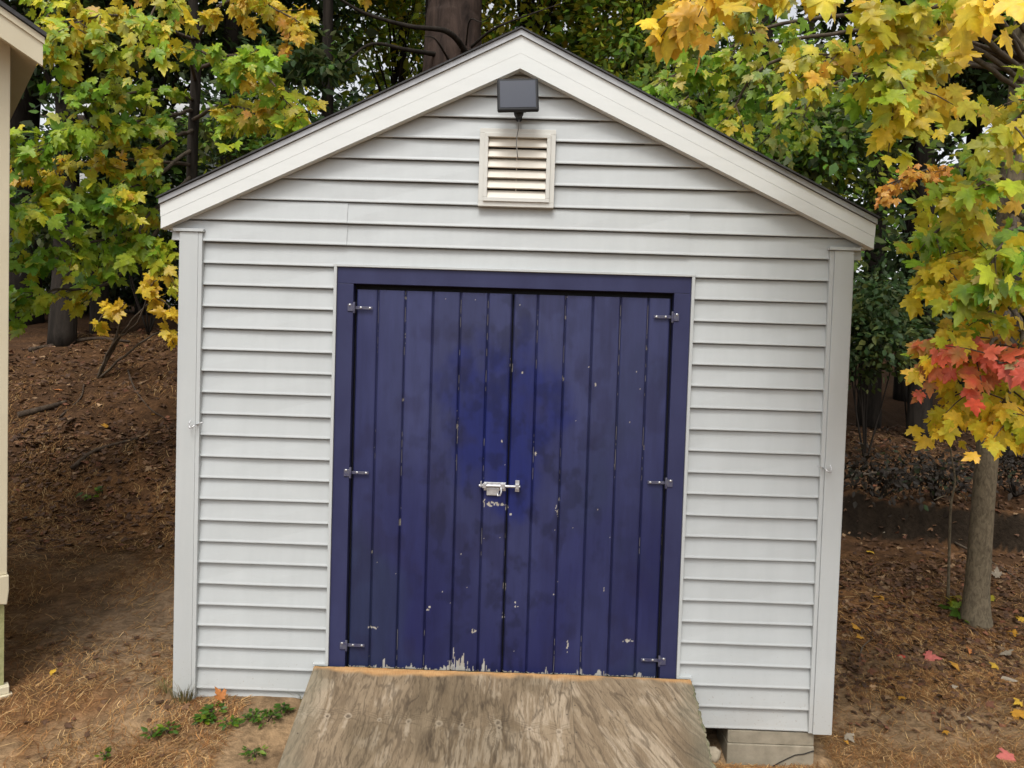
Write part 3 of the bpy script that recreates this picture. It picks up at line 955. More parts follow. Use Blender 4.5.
class Crown:
    """twigs and leaves gathered for one tree"""
    def __init__(s, origin): s.P = []; s.A = []; s.N = []; s.S = []; s.C0 = []; s.C1 = []; s.wood = MB(origin); s.o = np.array(origin)

    def leafset(s, P, A, Nn, S, C0, C1):
        s.P.append(P); s.A.append(A); s.N.append(Nn); s.S.append(S); s.C0.append(C0); s.C1.append(C1)

    def limb(s, pts, r0, mix, twigs, size, face=(0, -1, .55), tl=(.25, .5), hang=.5, start=.25, spread=.8, pairs=.055, rimmix=None):
        L = bez(pts, 6)
        jit = (rng.random(L.shape) - .5) * .014; jit[0] = 0
        L = L + jit
        s.wood.tube(L, list(np.linspace(r0, .004, len(L))), 7)
        for t in range(twigs):
            f = start + (1 - start) * (t + random.random()) / twigs
            i = min(int(f * (len(L) - 1)), len(L) - 2)
            p0 = L[i] + (L[i + 1] - L[i]) * random.random()
            d0 = unit(L[i + 1] - L[i])
            sd = np.array([random.gauss(0, 1), random.gauss(-.25, .8), random.gauss(.05, .5)]) * spread
            d = unit(d0 * .7 + sd)
            ln = random.uniform(*tl)
            k = max(3, int(ln / .07))
            tw = [p0]
            for j in range(k):
                d = unit(d + np.array([0, 0, -.13 * hang * 2]) + rng.normal(0, .10, 3))
                tw.append(tw[-1] + d * ln / k)
            tw = np.array(tw)
            s.wood.tube(tw, list(np.linspace(.0042, .0015, len(tw))), 5)
            m = max(3, int(ln / pairs)) * 2 + 3
            u = np.sort(rng.random(m)) ** .8
            u[-3:] = 1
            pos = np.stack([np.interp(u * (len(tw) - 1), range(len(tw)), tw[:, a]) for a in range(3)], -1)
            pos = pos + rng.normal(0, .028, (m, 3))
            fc = np.array(face, float)
            A = unit(d * .35 + rng.normal(0, .48, (m, 3)) + np.array([0, -.18, -1.0 * hang]))
            Nn = unit(fc + rng.normal(0, .42, (m, 3)))
            base = pick(mix, 1)
            cc = .5 * base + .5 * pick(mix, m)
            rim = pick(rimmix or mix, m)
            s.leafset(pos, A, Nn, size * np.clip(rng.normal(1, .20, m), .5, 1.5), cc, cc * .55 + rim * .45)

    def cloud(s, c, rad, n, mix, size, face=(0, -.6, .8), clumps=12, cr=.25, flat=.5, jit=.6):
        c = np.array(c, float); rad = np.array(rad, float)
        q = rng.normal(0, 1, (clumps, 3)); q = unit(q) * (rng.random((clumps, 1)) ** .45)
        cc = c + q * rad
        tone = pick(mix, clumps)
        k = rng.integers(0, clumps, n)
        off = rng.normal(0, 1, (n, 3)) * np.array([1, 1, flat]) * cr * rng.uniform(.6, 1.3, clumps)[k][:, None]
        P = cc[k] + off
        A = unit(rng.normal(0, jit, (n, 3)) + off * .8 / cr + np.array([0, 0, -.45]))
        Nn = unit(np.array(face) + rng.normal(0, .55, (n, 3)))
        col_ = tone[k] * .55 + pick(mix, n) * .45
        s.leafset(P, A, Nn, size * np.clip(rng.normal(1, .25, n), .5, 1.7), col_, col_ * .9)
        return cc

    def build(s, parent, kind, m, name='crown', barkm=None, curl=.25, droop=.25):
        if s.wood.v: s.wood.build('branch', barkm or M_twig, parent)
        if not s.P: return None
        cat_ = lambda a: np.concatenate(a)
        P = cat_(s.P) - s.o
        me = leaf_mesh(name, P, cat_(s.A), cat_(s.N), cat_(s.S), cat_(s.C0), cat_(s.C1), kind, curl, droop)
        return link(name, me, m, parent)


def px(L):
    return [at(*p) for p in L]


def trunk_tube(origin, pts, radii, n=16, wob=.05, flare=1.0):
    L = bez(pts, 8)
    r = np.interp(np.linspace(0, 1, len(L)), np.linspace(0, 1, len(radii)), radii)
    t = MB(origin); t.tube(L, list(r), n, True, wob)
    return t


def tree_root(name, x, y, label, cat='tree', group=None):
    z = g1(x, y)
    return tag(empty(name, (x, y, z)), label, cat, group)


def gY(px_, py_):
    """depth at which that line of sight meets the ground"""
    Ys = np.linspace(-2.3, 12, 1500)
    d = ray(px_, py_)
    t = (Ys - CAM[1]) / d[1]
    X = CAM[0] + t * d[0]; Z = CAM[2] + t * d[2]
    below = Z <= G(X, Ys)
    return float(Ys[np.argmax(below)]) if below.any() else 12.0


# left maple: green turning gold, stands behind the left corner of the shed
LG = {'green': 5, 'lime': 7, 'yg': 2.2, 'yellow': 1.0, 'gold': 1.3}
LY = {'yellow': 3.5, 'gold': 5, 'yg': 1.4, 'lime': 1, 'orange': 1.0}
LM = {'green': 4, 'lime': 4, 'yg': 1.8, 'yellow': 1.6, 'gold': 2.2, 'orange': .5}
RY = {'yellow': .8, 'yg': 1, 'lime': 1, 'gold': .5}
b0 = at(193, 290, 3.6)
rt = tree_root('maple_tree', b0[0], b0[1], 'young maple with green and gold leaves behind the left corner of the white shed')
o0 = np.array(rt.location)
tp = [np.array([b0[0], b0[1], o0[2] - .05])] + px([(192, 170, 3.6), (196, 60, 3.6), (190, -80, 3.6), (200, -260, 3.6)])
trunk_tube(o0, tp, [.060, .050, .046, .040, .025], 12).build('trunk', M_barkdark, rt)
cw = Crown(o0)
for pts, mix, tw in [
    ([(192, 150, 3.6), (140, 185, 2.7), (70, 200, 2.1), (18, 210, 1.8)], LG, 17),
    ([(193, 110, 3.6), (150, 120, 2.7), (85, 130, 2.1), (20, 160, 1.8)], LG, 18),
    ([(194, 100, 3.6), (160, 90, 2.9), (120, 95, 2.4), (70, 90, 2.1)], LG, 12),
    ([(195, 70, 3.6), (235, 55, 2.8), (270, 80, 2.3), (292, 112, 2.1)], LM, 14),
    ([(195, 80, 3.6), (190, 50, 2.6), (225, 60, 2.2), (262, 66, 2.0)], LG, 11),
    ([(195, 40, 3.6), (225, 2, 2.7), (265, 5, 2.4), (300, 22, 2.2)], LY, 12),
    ([(195, 40, 3.6), (145, 20, 2.7), (100, 15, 2.1), (62, 30, 1.8)], LM, 12),
    ([(192, 175, 3.6), (140, 225, 2.8), (80, 245, 2.2), (14, 262, 1.9)], LG, 17),
    ([(192, 165, 3.6), (120, 160, 2.7), (60, 165, 2.2), (14, 175, 2.0)], LY, 10),
    ([(193, 130, 3.6), (170, 140, 2.8), (130, 175, 2.4), (110, 195, 2.2)], LM, 10),
    ([(192, 120, 3.6), (222, 105, 2.8), (250, 112, 2.4), (285, 128, 2.2)], LM, 9),
    ([(192, 180, 3.6), (120, 275, 2.6), (55, 290, 2.1), (20, 300, 1.9)], LG, 9),
    ([(192, 200, 3.6), (160, 205, 2.9), (140, 230, 2.5), (152, 260, 2.3)], LG, 7),
    ([(190, -20, 3.6), (110, -20, 2.7), (60, 0, 2.1), (30, 60, 1.8)], LM, 9),
    ([(190, -50, 3.6), (180, -40, 2.6), (160, 0, 2.0), (140, 35, 1.8)], LM, 10),
    ([(190, -50, 3.6), (220, -60, 2.6), (260, -40, 2.0), (330, -30, 1.8)], LY, 8),
]:
    cw.limb(px(pts), .018, mix, int(tw * 1.25), .096, tl=(.18, .40), hang=.55, rimmix=RY if mix is not LG else {'lime': 3, 'green': 3, 'yg': .8, 'yellow': .3})
cw.cloud(at(170, -230, 3.2), (1.2, .7, .6), 500, LM, .10, clumps=26)
cw.build(rt, 'maple', M_leaf)

# yellow sapling on the slope below it
SYY = gY(97, 378); b0 = at(97, 378, SYY)
rt = tree_root('maple_sapling', b0[0], b0[1], 'thin yellow leaved maple sapling on the needle slope left of the white shed', 'sapling')
o0 = np.array(rt.location)
cw = Crown(o0)
SY = {'yellow': 5, 'gold': 3, 'yg': 1}
base = np.array([b0[0], b0[1], o0[2] - .02])
for pts, tw in [([(112, 345, -.1), (138, 322, -.2), (150, 288, -.3), (157, 280, -.3)], 2), ([(118, 332, -.1), (112, 305, -.2), (92, 332, -.4)], 2), ([(128, 325, -.1), (155, 300, -.2), (172, 308, -.3)], 2), ([(138, 345, -.1), (166, 330, -.2), (174, 345, -.3)], 1), ([(118, 330, -.1), (120, 312, -.3), (125, 302, -.4)], 1)]:
    cw.limb([base] + px([(a_, b_, SYY + d_) for a_, b_, d_ in pts]), .014, SY, tw, .125, tl=(.06, .16), hang=.5, start=.6)
cw.build(rt, 'maple', M_leaf)

# right maple: grey trunk behind the right corner, limbs reaching over the camera
b0 = at(978, 611, 1.55)
rt = tree_root('maple_tree', b0[0], b0[1], 'maple with smooth grey trunk and yellow and red leaves right of the white shed')
o0 = np.array(rt.location)
tp = [np.array([b0[0] - .01, b0[1], o0[2] - .06])] + px([(977, 590, 1.55), (985, 480, 1.55), (1002, 280, 1.55), (1020, 90, 1.55), (1032, -120, 1.55), (1040, -420, 1.55)])
trunk_tube(o0, tp, [.112, .076, .069, .067, .066, .056, .03], 18, .05).build('trunk', M_barkgrey, rt)
cw = Crown(o0)
RM_ = {'green': 3.2, 'lime': 4.4, 'yg': 3.4, 'yellow': 3.6, 'gold': 2.0, 'orange': .7, 'pale': .5}
RO = {'orange': 1.5, 'gold': 5, 'yellow': 2, 'yg': 1.2}
RG = {'green': 5, 'lime': 5, 'yg': 2, 'yellow': 1.6, 'pale': .8, 'gold': .9}
RR = {'red': 4, 'orange': 1.2, 'pink': 2.4, 'green': 1.2}
RW = {'yellow': 5, 'gold': 2.6, 'yg': 2.6, 'lime': 1.0}
for pts, mix, tw, size in [
    ([(1024, 60, 1.5), (980, 0, .2), (925, 10, -.5), (880, 18, -.8)], RM_, 12, .10),
    ([(1024, 30, 1.5), (980, -40, -.2), (880, -45, -1.0), (800, -20, -1.2)], RM_, 12, .10),
    ([(1024, 20, 1.5), (920, -70, -.4), (810, -70, -1.1), (745, -38, -1.3), (715, -18, -1.3)], RO, 8, .105),
    ([(1022, 80, 1.5), (960, 40, .1), (910, 40, -.6), (885, 70, -.8)], RM_, 13, .095),
    ([(1022, 70, 1.5), (970, 30, .0), (925, 40, -.5), (900, 85, -.7), (892, 105, -.7)], RW, 11, .095),
    ([(1020, 90, 1.5), (960, 50, .3), (900, 40, -.3), (850, 50, -.4), (830, 60, -.4)], RM_, 9, .095),
    ([(1022, 50, 1.5), (990, 0, -.1), (990, -10, -.9), (975, 5, -1.3)], RO, 6, .105),
    ([(1022, 60, 1.5), (930, 0, .6), (790, -10, .3), (735, 10, .5), (700, 30, .6)], RG, 13, .09),
    ([(1022, 60, 1.5), (920, 30, .9), (790, 40, .8), (715, 65, 1.0), (668, 78, 1.0)], RG, 16, .08),
    ([(1022, 70, 1.5), (910, 60, .9), (780, 60, .8), (735, 105, .9), (722, 132, .9)], RG, 15, .08),
    ([(1022, 70, 1.5), (920, 60, 1.0), (840, 80, 1.0), (790, 115, 1.1), (768, 140, 1.1)], RG, 12, .075),
    ([(1022, 70, 1.5), (900, 20, 1.0), (760, 30, 1.0), (690, 95, 1.2), (676, 108, 1.2)], {'green': 4, 'lime': 4, 'gold': 1.5, 'orange': 1}, 12, .075),
    ([(1016, 150, 1.5), (970, 165, 1.1), (925, 170, 1.0), (885, 185, .95)], {'orange': 5, 'gold': 2.5}, 12, .060),
    ([(1012, 190, 1.5), (995, 180, .3), (965, 205, -.1), (925, 245, -.3)], RG, 12, .09),
    ([(1012, 200, 1.5), (1005, 180, .0), (985, 180, -.4), (955, 200, -.6)], RG, 9, .095),
    ([(1008, 240, 1.5), (995, 240, .2), (970, 260, -.2), (930, 275, -.4)], RW, 11, .09),
    ([(1008, 230, 1.5), (1015, 220, .0), (1005, 240, -.6), (990, 265, -.7)], RG, 10, .095),
    ([(1004, 290, 1.5), (995, 300, .2), (970, 325, -.3), (942, 355, -.45)], {'yellow': 3, 'gold': 3, 'yg': 2, 'green': 1}, 9, .09),
    ([(1004, 300, 1.5), (1005, 320, .1), (990, 345, -.4), (962, 362, -.55)], RR, 7, .08),
    ([(1004, 300, 1.5), (1020, 320, .1), (1020, 350, -.5), (1000, 365, -.65)], RR, 5, .085),
    ([(1000, 330, 1.5), (1005, 345, .2), (990, 375, -.3), (970, 390, -.4)], RW, 9, .085),
    ([(1000, 330, 1.5), (1020, 360, .1), (1008, 395, -.4), (995, 415, -.5)], RW, 8, .085),
    ([(1000, 330, 1.5), (1030, 370, .1), (1026, 400, -.4), (1020, 420, -.5)], RW, 5, .085),
    ([(1010, 210, 1.5), (1040, 230, .1), (1034, 280, -.5), (1016, 300, -.6)], RM_, 8, .095),
    ([(1016, 120, 1.5), (1040, 90, .1), (1030, 100, -.6), (1012, 125, -.8)], RM_, 6, .095),
]:
    cw.limb(px(pts), .016, mix, tw, size * .84, tl=(.10, .28), hang=.85, start=.45, spread=.7, pairs=.06, rimmix=mix)
cw.cloud(at(940, -380, .8), (1.5, 1.0, .7), 600, RM_, .11, clumps=30)
cw.cloud(at(1120, 150, .2), (.5, 1.0, 1.2), 500, RM_, .10, clumps=20)
cw.build(rt, 'maple', M_leaf)

# big pine behind the roof
b0 = at(450, 100, 5.2)
rt = tree_root('pine_tree', b0[0], b0[1], 'big pine with a thick reddish brown trunk rising behind the shed roof')
o0 = np.array(rt.location)
tp = [np.array([b0[0] - .02, b0[1], o0[2] - .1])] + px([(452, 60, 5.2), (455, -10, 5.2), (458, -250, 5.2), (460, -600, 5.2)])
trunk_tube(o0, tp, [.40, .32, .30, .27, .16], 26, .07).build('trunk', M_barkpine, rt)
cw = Crown(o0)
for pts, r in [([(468, 55, 5.0), (448, 32, 4.6), (408, 26, 4.4), (362, 12, 4.2), (330, -8, 4.0)], .035), ([(440, 55, 5.0), (408, 50, 4.6), (372, 44, 4.4), (345, 62, 4.2)], .028),
               ([(470, 48, 5.0), (492, 30, 4.7), (520, 18, 4.6), (560, 4, 4.6)], .018), ([(452, 66, 4.9), (436, 40, 4.4), (424, 36, 4.4)], .014), ([(470, 50, 4.9), (486, 46, 4.5), (506, 32, 4.4)], .012),
               ([(466, 45, 4.9), (470, 20, 4.6), (482, 22, 4.5), (495, 12, 4.4)], .010)]:
    cw.wood.tube(bez(px(pts), 6), list(np.linspace(r, r * .3, (len(pts) - 1) * 6 + 1)), 8, True, .15)
PN = {'dark': 5, 'olive': 1}
cw.cloud(o0 + np.array([0, 0, 8.5]), (3.0, 2.6, 2.2), 5200, PN, .16, clumps=60, cr=.42, flat=.4)  # crown above view, its clumps put in for shading
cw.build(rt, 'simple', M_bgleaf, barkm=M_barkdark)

# the wood behind: every tree its own trunk, limbs and crown
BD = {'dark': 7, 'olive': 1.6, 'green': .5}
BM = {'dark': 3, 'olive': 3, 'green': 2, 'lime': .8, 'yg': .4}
BY = {'olive': 2, 'lime': 2.2, 'yg': 2.4, 'yellow': 1.3, 'green': 2}


def wood_tree(name, p, Y, r, h, lean, label, mix, crown, n, size=.13, cat='tree', low=None, clumps=55, bark=None):
    b0 = at(p, 300, Y)
    x, y = b0[0], Y
    rt = tree_root(name, x, y, label, cat, 'trees of the wood behind the sheds')
    o0 = np.array(rt.location)
    top = o0 + np.array([lean[0], lean[1], h])
    mid = o0 * .5 + top * .5 + np.array([random.uniform(-.15, .15), 0, 0])
    trunk_tube(o0, [o0 - np.array([0, 0, .1]), o0 * .8 + top * .2 + np.array([random.uniform(-.06, .06), 0, 0]), mid, top], [r * 1.25, r, r * .75, r * .25], 12, .08).build('trunk', bark or M_barkdark, rt)
    cw = Crown(o0)
    cz, rx, ry, rz = crown
    cc = cw.cloud(o0 + np.array([lean[0] * cz / h, lean[1] * cz / h, cz]), (rx, ry, rz), int(n * 1.35), mix, size * 1.08, clumps=int(clumps * 1.3), cr=.30 + .03 * rx)
    if low:
        for (lx, ly, lY, lr, ln) in low:
            c2 = at(lx, ly, lY)
            cw.cloud(c2, (lr, lr * .7, lr * .6), ln, mix, size, clumps=max(6, ln // 110), cr=.24)
            cc = np.concatenate([cc, c2[None]])
    for c in cc[::3]:
        t = np.clip((c[2] - o0[2] - .5) / h * .75, .12, .9)
        a = o0 * (1 - t) + top * t
        m_ = a * .5 + c * .5 + np.array([0, 0, .12])
        cw.wood.tube(bez([a, m_, c], 4), list(np.linspace(max(.012, r * .28), .005, 9)), 6)
    cw.build(rt, 'simple', M_bgleaf, barkm=M_barkdark)


wood_tree('hemlock_tree', 62, 5.6, .13, 9, (.1, .3), 'dark evergreen rising behind the left maple near the outbuilding eave', BD, (5.2, 1.25, 1.2, 2.6), 5200, .11, low=[(70, 30, 5.4, .5, 700)])
wood_tree('oak_tree', 20, 7.0, .24, 11, (-.2, .5), 'thick dark trunked tree rooted high on the slope at far left', BD, (7.5, 2.2, 2.0, 1.9), 4200, .13)
wood_tree('oak_tree', 327, 6.6, .085, 10, (.0, .3), 'slim dark trunked tree standing behind the left slope of the shed roof', BD, (8.0, 1.8, 1.6, 1.6), 3600, .13, low=[(300, 60, 6.0, .5, 500), (275, 115, 6.0, .45, 500)])
wood_tree('oak_tree', 265, 9.5, .10, 10, (.2, .3), 'leafy dark tree between the maple and the slim trunk behind the roof', BD, (5.6, 1.3, 1.3, 2.0), 3600, .13, low=[(235, 35, 8, .6, 600)])
wood_tree('beech_tree', 388, 10.5, .09, 9, (.1, .0), 'loose yellow green tree behind the left side of the shed roof', BY, (5.6, 1.25, 1.2, 1.9), 2300, .13)
wood_tree('beech_tree', 515, 9.0, .10, 10, (.2, .2), 'yellow green tree behind the shed ridge right of the big pine', BY, (5.8, 1.5, 1.3, 2.0), 3600, .12)
wood_tree('oak_tree', 600, 7.6, .10, 10, (.5, .2), 'dark slender tree behind the right slope of the shed roof', BY, (5.4, 1.2, 1.2, 1.9), 3600, .11)
wood_tree('oak_tree', 563, 10.5, .10, 11, (.1, .2), 'thin straight tree behind the ridge of the white shed', BM, (6.0, 1.5, 1.3, 2.2), 3600, .12)
wood_tree('hemlock_tree', 690, 6.4, .09, 8, (.2, .2), 'dense dark tree behind the right maple branch over the shed roof', BM, (4.0, 1.3, 1.0, 1.7), 4600, .10, low=[(650, 95, 5.8, .6, 800)])
wood_tree('oak_tree', 800, 5.6, .07, 7, (.1, .2), 'low dark tree over the right eave of the white shed', BM, (3.4, 1.1, .9, 1.3), 4200, .10, low=[(820, 150, 4.6, .6, 900), (770, 130, 4.8, .5, 700)])
wood_tree('oak_tree', 925, 6.2, .12, 10, (.2, .4), 'dark trunk in the shade left of the grey maple trunk', BD, (7.0, 2.0, 1.8, 1.8), 4600, .13)
wood_tree('oak_tree', 905, 10.0, .10, 10, (.0, .4), 'distant dark tree in the shade right of the shed corner', BD, (5.6, 1.7, 1.5, 2.0), 3600, .13)
wood_tree('oak_tree', 1030, 7.5, .16, 10, (.2, .4), 'dark tree at the right edge behind the grey maple', BD, (7.0, 1.9, 1.7, 2.4), 4000, .13)
wood_tree('oak_tree', 1110, 5.5, .14, 10, (.2, .4), 'dark tree just beyond the right edge of the wood', BD, (5.4, 1.8, 1.7, 2.2), 3400, .13)
wood_tree('oak_tree', -90, 5.0, .16, 10, (.0, .4), 'dark tree behind the cream outbuilding', BD, (6.4, 1.9, 1.7, 2.0), 3400, .13)
wood_tree('oak_tree', 145, 9.0, .13, 10, (.2, .4), 'dark tree on the crest of the slope behind the left maple', BD, (5.3, 1.3, 1.4, 1.6), 3200, .13)
wood_tree('pine_tree', 110, 12.0, .10, 10, (.1, .2), 'far thin tree seen through the left maple', BD, (6.6, 1.6, 1.4, 2.0), 2400, .14)

for (p_, Y_, h_, lab_) in [(-300, 5.5, 10, 'tall oak added for shade behind the cream outbuilding roof'), (60, 10.5, 11, 'tall oak added for shade deep in the wood at far left'), (220, 7.6, 11, 'tall oak added for shade behind the left maple crown'),
                           (430, 7.8, 12, 'tall oak added for shade close behind the big pine'), (640, 9.5, 12, 'tall oak added for shade behind the right slope of the shed roof'), (760, 6.6, 11, 'tall oak added for shade behind the right eave'),
                           (875, 7.2, 11, 'tall oak added for shade beside the right shed corner'), (960, 8.6, 11, 'tall oak added for shade behind the red maple leaves'), (1010, 5.0, 10, 'tall oak added for shade close behind the grey maple trunk'), (1180, 7.5, 11, 'tall oak added for shade outside the right edge')]:
    wood_tree('oak_tree', p_, Y_, .13, h_, (.1, .2), lab_, BD, (h_ * .80, 2.7, 2.5, 1.3), 2600, .25, clumps=70)  # oaks added for broad crowns above view that shade the wood

# undergrowth: shrubs in the shade
def shrub(p, py, Y, rad, n, mix, label, size=.085, cl=24):
    b0 = at(p, py, Y)
    rt = tree_root('shrub', b0[0], b0[1], label, 'shrub', 'shrubs in the shade of the wood')
    o0 = np.array(rt.location)
    cw = Crown(o0)
    h = max(.25, b0[2] - o0[2])
    cc = cw.cloud(o0 + np.array([0, 0, h]), (rad[0], rad[1], rad[2]), n, mix, size, clumps=cl, cr=.17)
    for c in cc[::5]:
        cw.wood.tube(bez([o0, o0 * .5 + c * .5 + rng.normal(0, .05, 3), c], 4), list(np.linspace(.012, .003, 9)), 5)
    cw.build(rt, 'simple', M_bgleaf, name='foliage', barkm=M_barkdark)


shrub(872, 325, 4.6, (.42, .45, .62), 3200, {'dark': 6, 'olive': 1.5}, 'dark green leafy shrub beside the right corner of the white shed', .075, 34)
shrub(915, 300, 6.4, (.8, .6, .8), 3400, BD, 'dark shrub under the yellow maple branches right of the shed', .09, 34)
shrub(985, 330, 7.4, (.9, .6, .9), 3000, BD, 'dark shrub behind the red leaves of the right maple', .10, 30)
shrub(150, 215, 6.2, (.7, .5, .6), 2600, BD, 'dark shrub on the slope below the left maple branches', .09, 28)
shrub(60, 250, 8.0, (1.0, .6, .6), 2600, BD, 'dark shrub on the crest of the left slope', .10, 28)
shrub(140, 262, 9.5, (1.2, .6, .5), 2400, BD, 'low dark shrub on the skyline behind the yellow sapling', .11, 28)
shrub(250, 150, 5.6, (.7, .5, .45), 2200, BM, 'green shrub peeping over the left slope of the shed roof', .085, 24)

shrub(30, 285, 9.0, (1.0, .6, .55), 2600, BD, 'dark shrub on the left crest nearest the outbuilding', .10, 28)
shrub(115, 280, 10.0, (1.1, .6, .55), 2600, BD, 'dark shrub on the crest above the curved branch', .10, 28)
shrub(185, 285, 9.0, (.9, .6, .5), 2200, BD, 'dark shrub on the crest beside the left corner board', .10, 24)
shrub(1020, 410, 8.6, (.9, .6, .5), 2200, BD, 'low dark shrub at the right edge behind the grey trunk', .10, 24)

UM = {'umber': 8, 'dark': .6}
shrub(880, 508, 3.35, (.36, .14, .11), 700, UM, 'dark dead brush on the bank close to the right shed corner', .05, 22)
shrub(935, 508, 3.4, (.36, .14, .11), 700, UM, 'dark dead brush on the bank left of the grey maple trunk', .05, 22)
shrub(1015, 510, 3.4, (.34, .14, .11), 650, UM, 'dark dead brush on the bank right of the grey maple trunk', .05, 22)

wood_tree('hemlock_tree', 100, 6.4, .10, 8, (.1, .2), 'dark evergreen directly behind the middle of the left maple', BD, (4.6, 1.1, 1.0, 1.8), 3600, .11, low=[(95, 150, 5.6, .55, 1100), (150, 150, 6.0, .5, 1000), (60, 215, 5.8, .5, 800)])
shrub(165, 150, 9.5, (1.0, .6, .7), 2600, BD, 'tall dark shrub on the crest hiding most of the pale house', .10, 30)

# far mass of the wood
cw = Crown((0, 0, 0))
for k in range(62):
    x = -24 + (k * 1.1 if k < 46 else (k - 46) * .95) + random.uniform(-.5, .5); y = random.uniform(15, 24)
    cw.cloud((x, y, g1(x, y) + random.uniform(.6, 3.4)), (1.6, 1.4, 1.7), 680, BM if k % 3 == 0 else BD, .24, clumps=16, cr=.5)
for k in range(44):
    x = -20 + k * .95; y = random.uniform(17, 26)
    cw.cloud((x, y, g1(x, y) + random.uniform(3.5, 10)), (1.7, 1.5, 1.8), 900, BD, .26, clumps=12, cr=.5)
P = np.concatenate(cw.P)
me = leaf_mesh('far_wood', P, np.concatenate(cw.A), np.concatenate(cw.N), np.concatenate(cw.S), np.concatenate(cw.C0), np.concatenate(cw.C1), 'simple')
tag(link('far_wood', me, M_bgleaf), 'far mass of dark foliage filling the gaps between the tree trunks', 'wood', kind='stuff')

# pale house far beyond the wood, showing in scraps through the left maple
hp = at(118, 160, 15.0)
hz = g1(hp[0], 15.0)
hs_ = empty('house', (hp[0], 15.0, hz))
tag(hs_, 'pale house far behind the trees at left, showing through gaps in the maple', 'house')
zt = at(160, 120, 15)[2] - hz
b = MB(); b.box(-1.45, 1.45, 0, 3.2, -.2, zt); b.build('wall', M_house, hs_)
b = MB()
Mx = [(-1.7, -.4, zt - .05), (1.7, -.4, zt - .05), (1.7, 1.6, zt + .9), (-1.7, 1.6, zt + .9), (-1.7, 3.6, zt - .05), (1.7, 3.6, zt - .05)]
b.add(Mx, [(0, 1, 2, 3), (3, 2, 5, 4), (0, 3, 4), (1, 5, 2), (0, 4, 5, 1)]); b.build('roof', M_houseroof, hs_)
for x in (-.75, .75):
    b = MB(); b.box(x - .4, x + .4, -.03, -.004, .5, 1.7); f = b.build('window', M_trim, hs_)
    b = MB(); b.box(x - .33, x + .33, -.036, -.031, .57, 1.63); b.build('pane', M_glass, f)

# ---------------------------------------------------------------- small plants
GR = {'green': 4, 'lime': 1}


def weed(p, py, Y, n, r, label, mix=GR, size=.026):
    b0 = at(p, py, Y)
    x, y = b0[0], b0[1]
    rt = tree_root('weed', x, y, label, 'weed', 'low green weeds in front of the shed and on the slope')
    o0 = np.array(rt.location)
    cw = Crown(o0)
    an = rng.random(n) * 2 * PI; rr = r * np.sqrt(rng.random(n)); hh = rng.random(n) * r * .7 + .012
    P = o0 + np.stack([rr * np.cos(an), rr * np.sin(an), hh], -1)
    A = np.stack([np.cos(an), np.sin(an), rng.normal(.05, .3, n)], -1)
    Nn = np.stack([rng.normal(0, .3, n), rng.normal(-.3, .3, n), np.ones(n)], -1)
    c = pick(mix, n) * .42
    cw.leafset(P, A, Nn, size * np.clip(rng.normal(1, .3, n), .5, 1.6), c, c * 1.1)
    for k in range(min(n, 7)):
        cw.wood.tube([o0, o0 * .4 + P[k] * .6 + np.array([0, 0, .008]), P[k]], .0016, 5)
    cw.build(rt, 'maple' if size > .045 else 'simple', M_leaf, name='foliage', curl=.3)


for p, py, n, r, lab in [
    (214, 716, 34, .045, 'dark green weed at the wall foot, nearest the yellow leaf'), (254, 722, 26, .040, 'bright green weed midway between grass tuft and ramp'),
    (268, 722, 30, .045, 'dark weed touching the others close to the ramp'), (283, 712, 20, .03, 'small weed against the left edge of the ramp'),
    (168, 735, 22, .04, 'flat green weed farthest left on the needle soil'), (152, 738, 12, .03, 'tiny pale weed left of the flat green one'),
    (205, 724, 20, .03, 'round weed just in front of the white wall foot'), (255, 758, 24, .04, 'dark weed low in front, near the ramp edge'),
    (230, 726, 16, .03, 'small weed in the middle of the green patch'), (105, 758, 8, .02, 'lone sprig at the bottom left of the bare soil')]:
    weed(p, py, gY(p, py), int(n * 1.6), r, lab)
weed(92, 500, gY(92, 500), 9, .07, 'pale green seedling on the needle slope at left', {'lime': 3, 'green': 2}, .05)
weed(103, 494, gY(103, 494), 6, .05, 'tiny seedling beside the pale green one on the slope', {'lime': 3, 'green': 2}, .045)
for p, py, n, r, lab, mx in [(962, 618, 12, .09, 'leafy green sprout at the foot of the grey maple trunk', {'green': 4, 'lime': 2}), (955, 604, 9, .07, 'yellow leaved sprout left of the grey maple trunk', {'yg': 3, 'yellow': 3})]:
    weed(p, py, gY(p, py), n, r, lab, mx, .075)


def tuft(p, py, n, h, label, m=None):
    Y = gY(p, py); b0 = at(p, py, Y)
    rt = tag(empty('grass_tuft', (b0[0], b0[1], g1(b0[0], b0[1]))), label, 'grass tuft')
    V = []; Fq = []; cs = []
    for k in range(n):
        an = random.random() * 2 * PI; r = .05 * math.sqrt(random.random())
        bx, by = r * math.cos(an), r * math.sin(an)
        hh = h * random.uniform(.5, 1.1); out = random.uniform(.2, .9) * hh
        d = np.array([math.cos(an), math.sin(an)]); sdv = np.array([-d[1], d[0]]) * .0022
        i0 = len(V)
        for t in (0, .5, 1):
            x, y = bx + d[0] * out * t * t, by + d[1] * out * t * t; z = hh * (t - .25 * t * t)
            ww = (1 - t * .85)
            V += [(x - sdv[0] * ww, y - sdv[1] * ww, z), (x + sdv[0] * ww, y + sdv[1] * ww, z)]
        Fq += [(i0, i0 + 1, i0 + 3, i0 + 2), (i0 + 2, i0 + 3, i0 + 5, i0 + 4)]
        c = np.array(random.choice([(.22, .17, .07), (.14, .13, .05), (.09, .12, .03), (.28, .21, .10)]))
        cs += [c] * 6
    link('blades', np_mesh('blades', V, Fq, np.array(cs)), M_needle, rt)


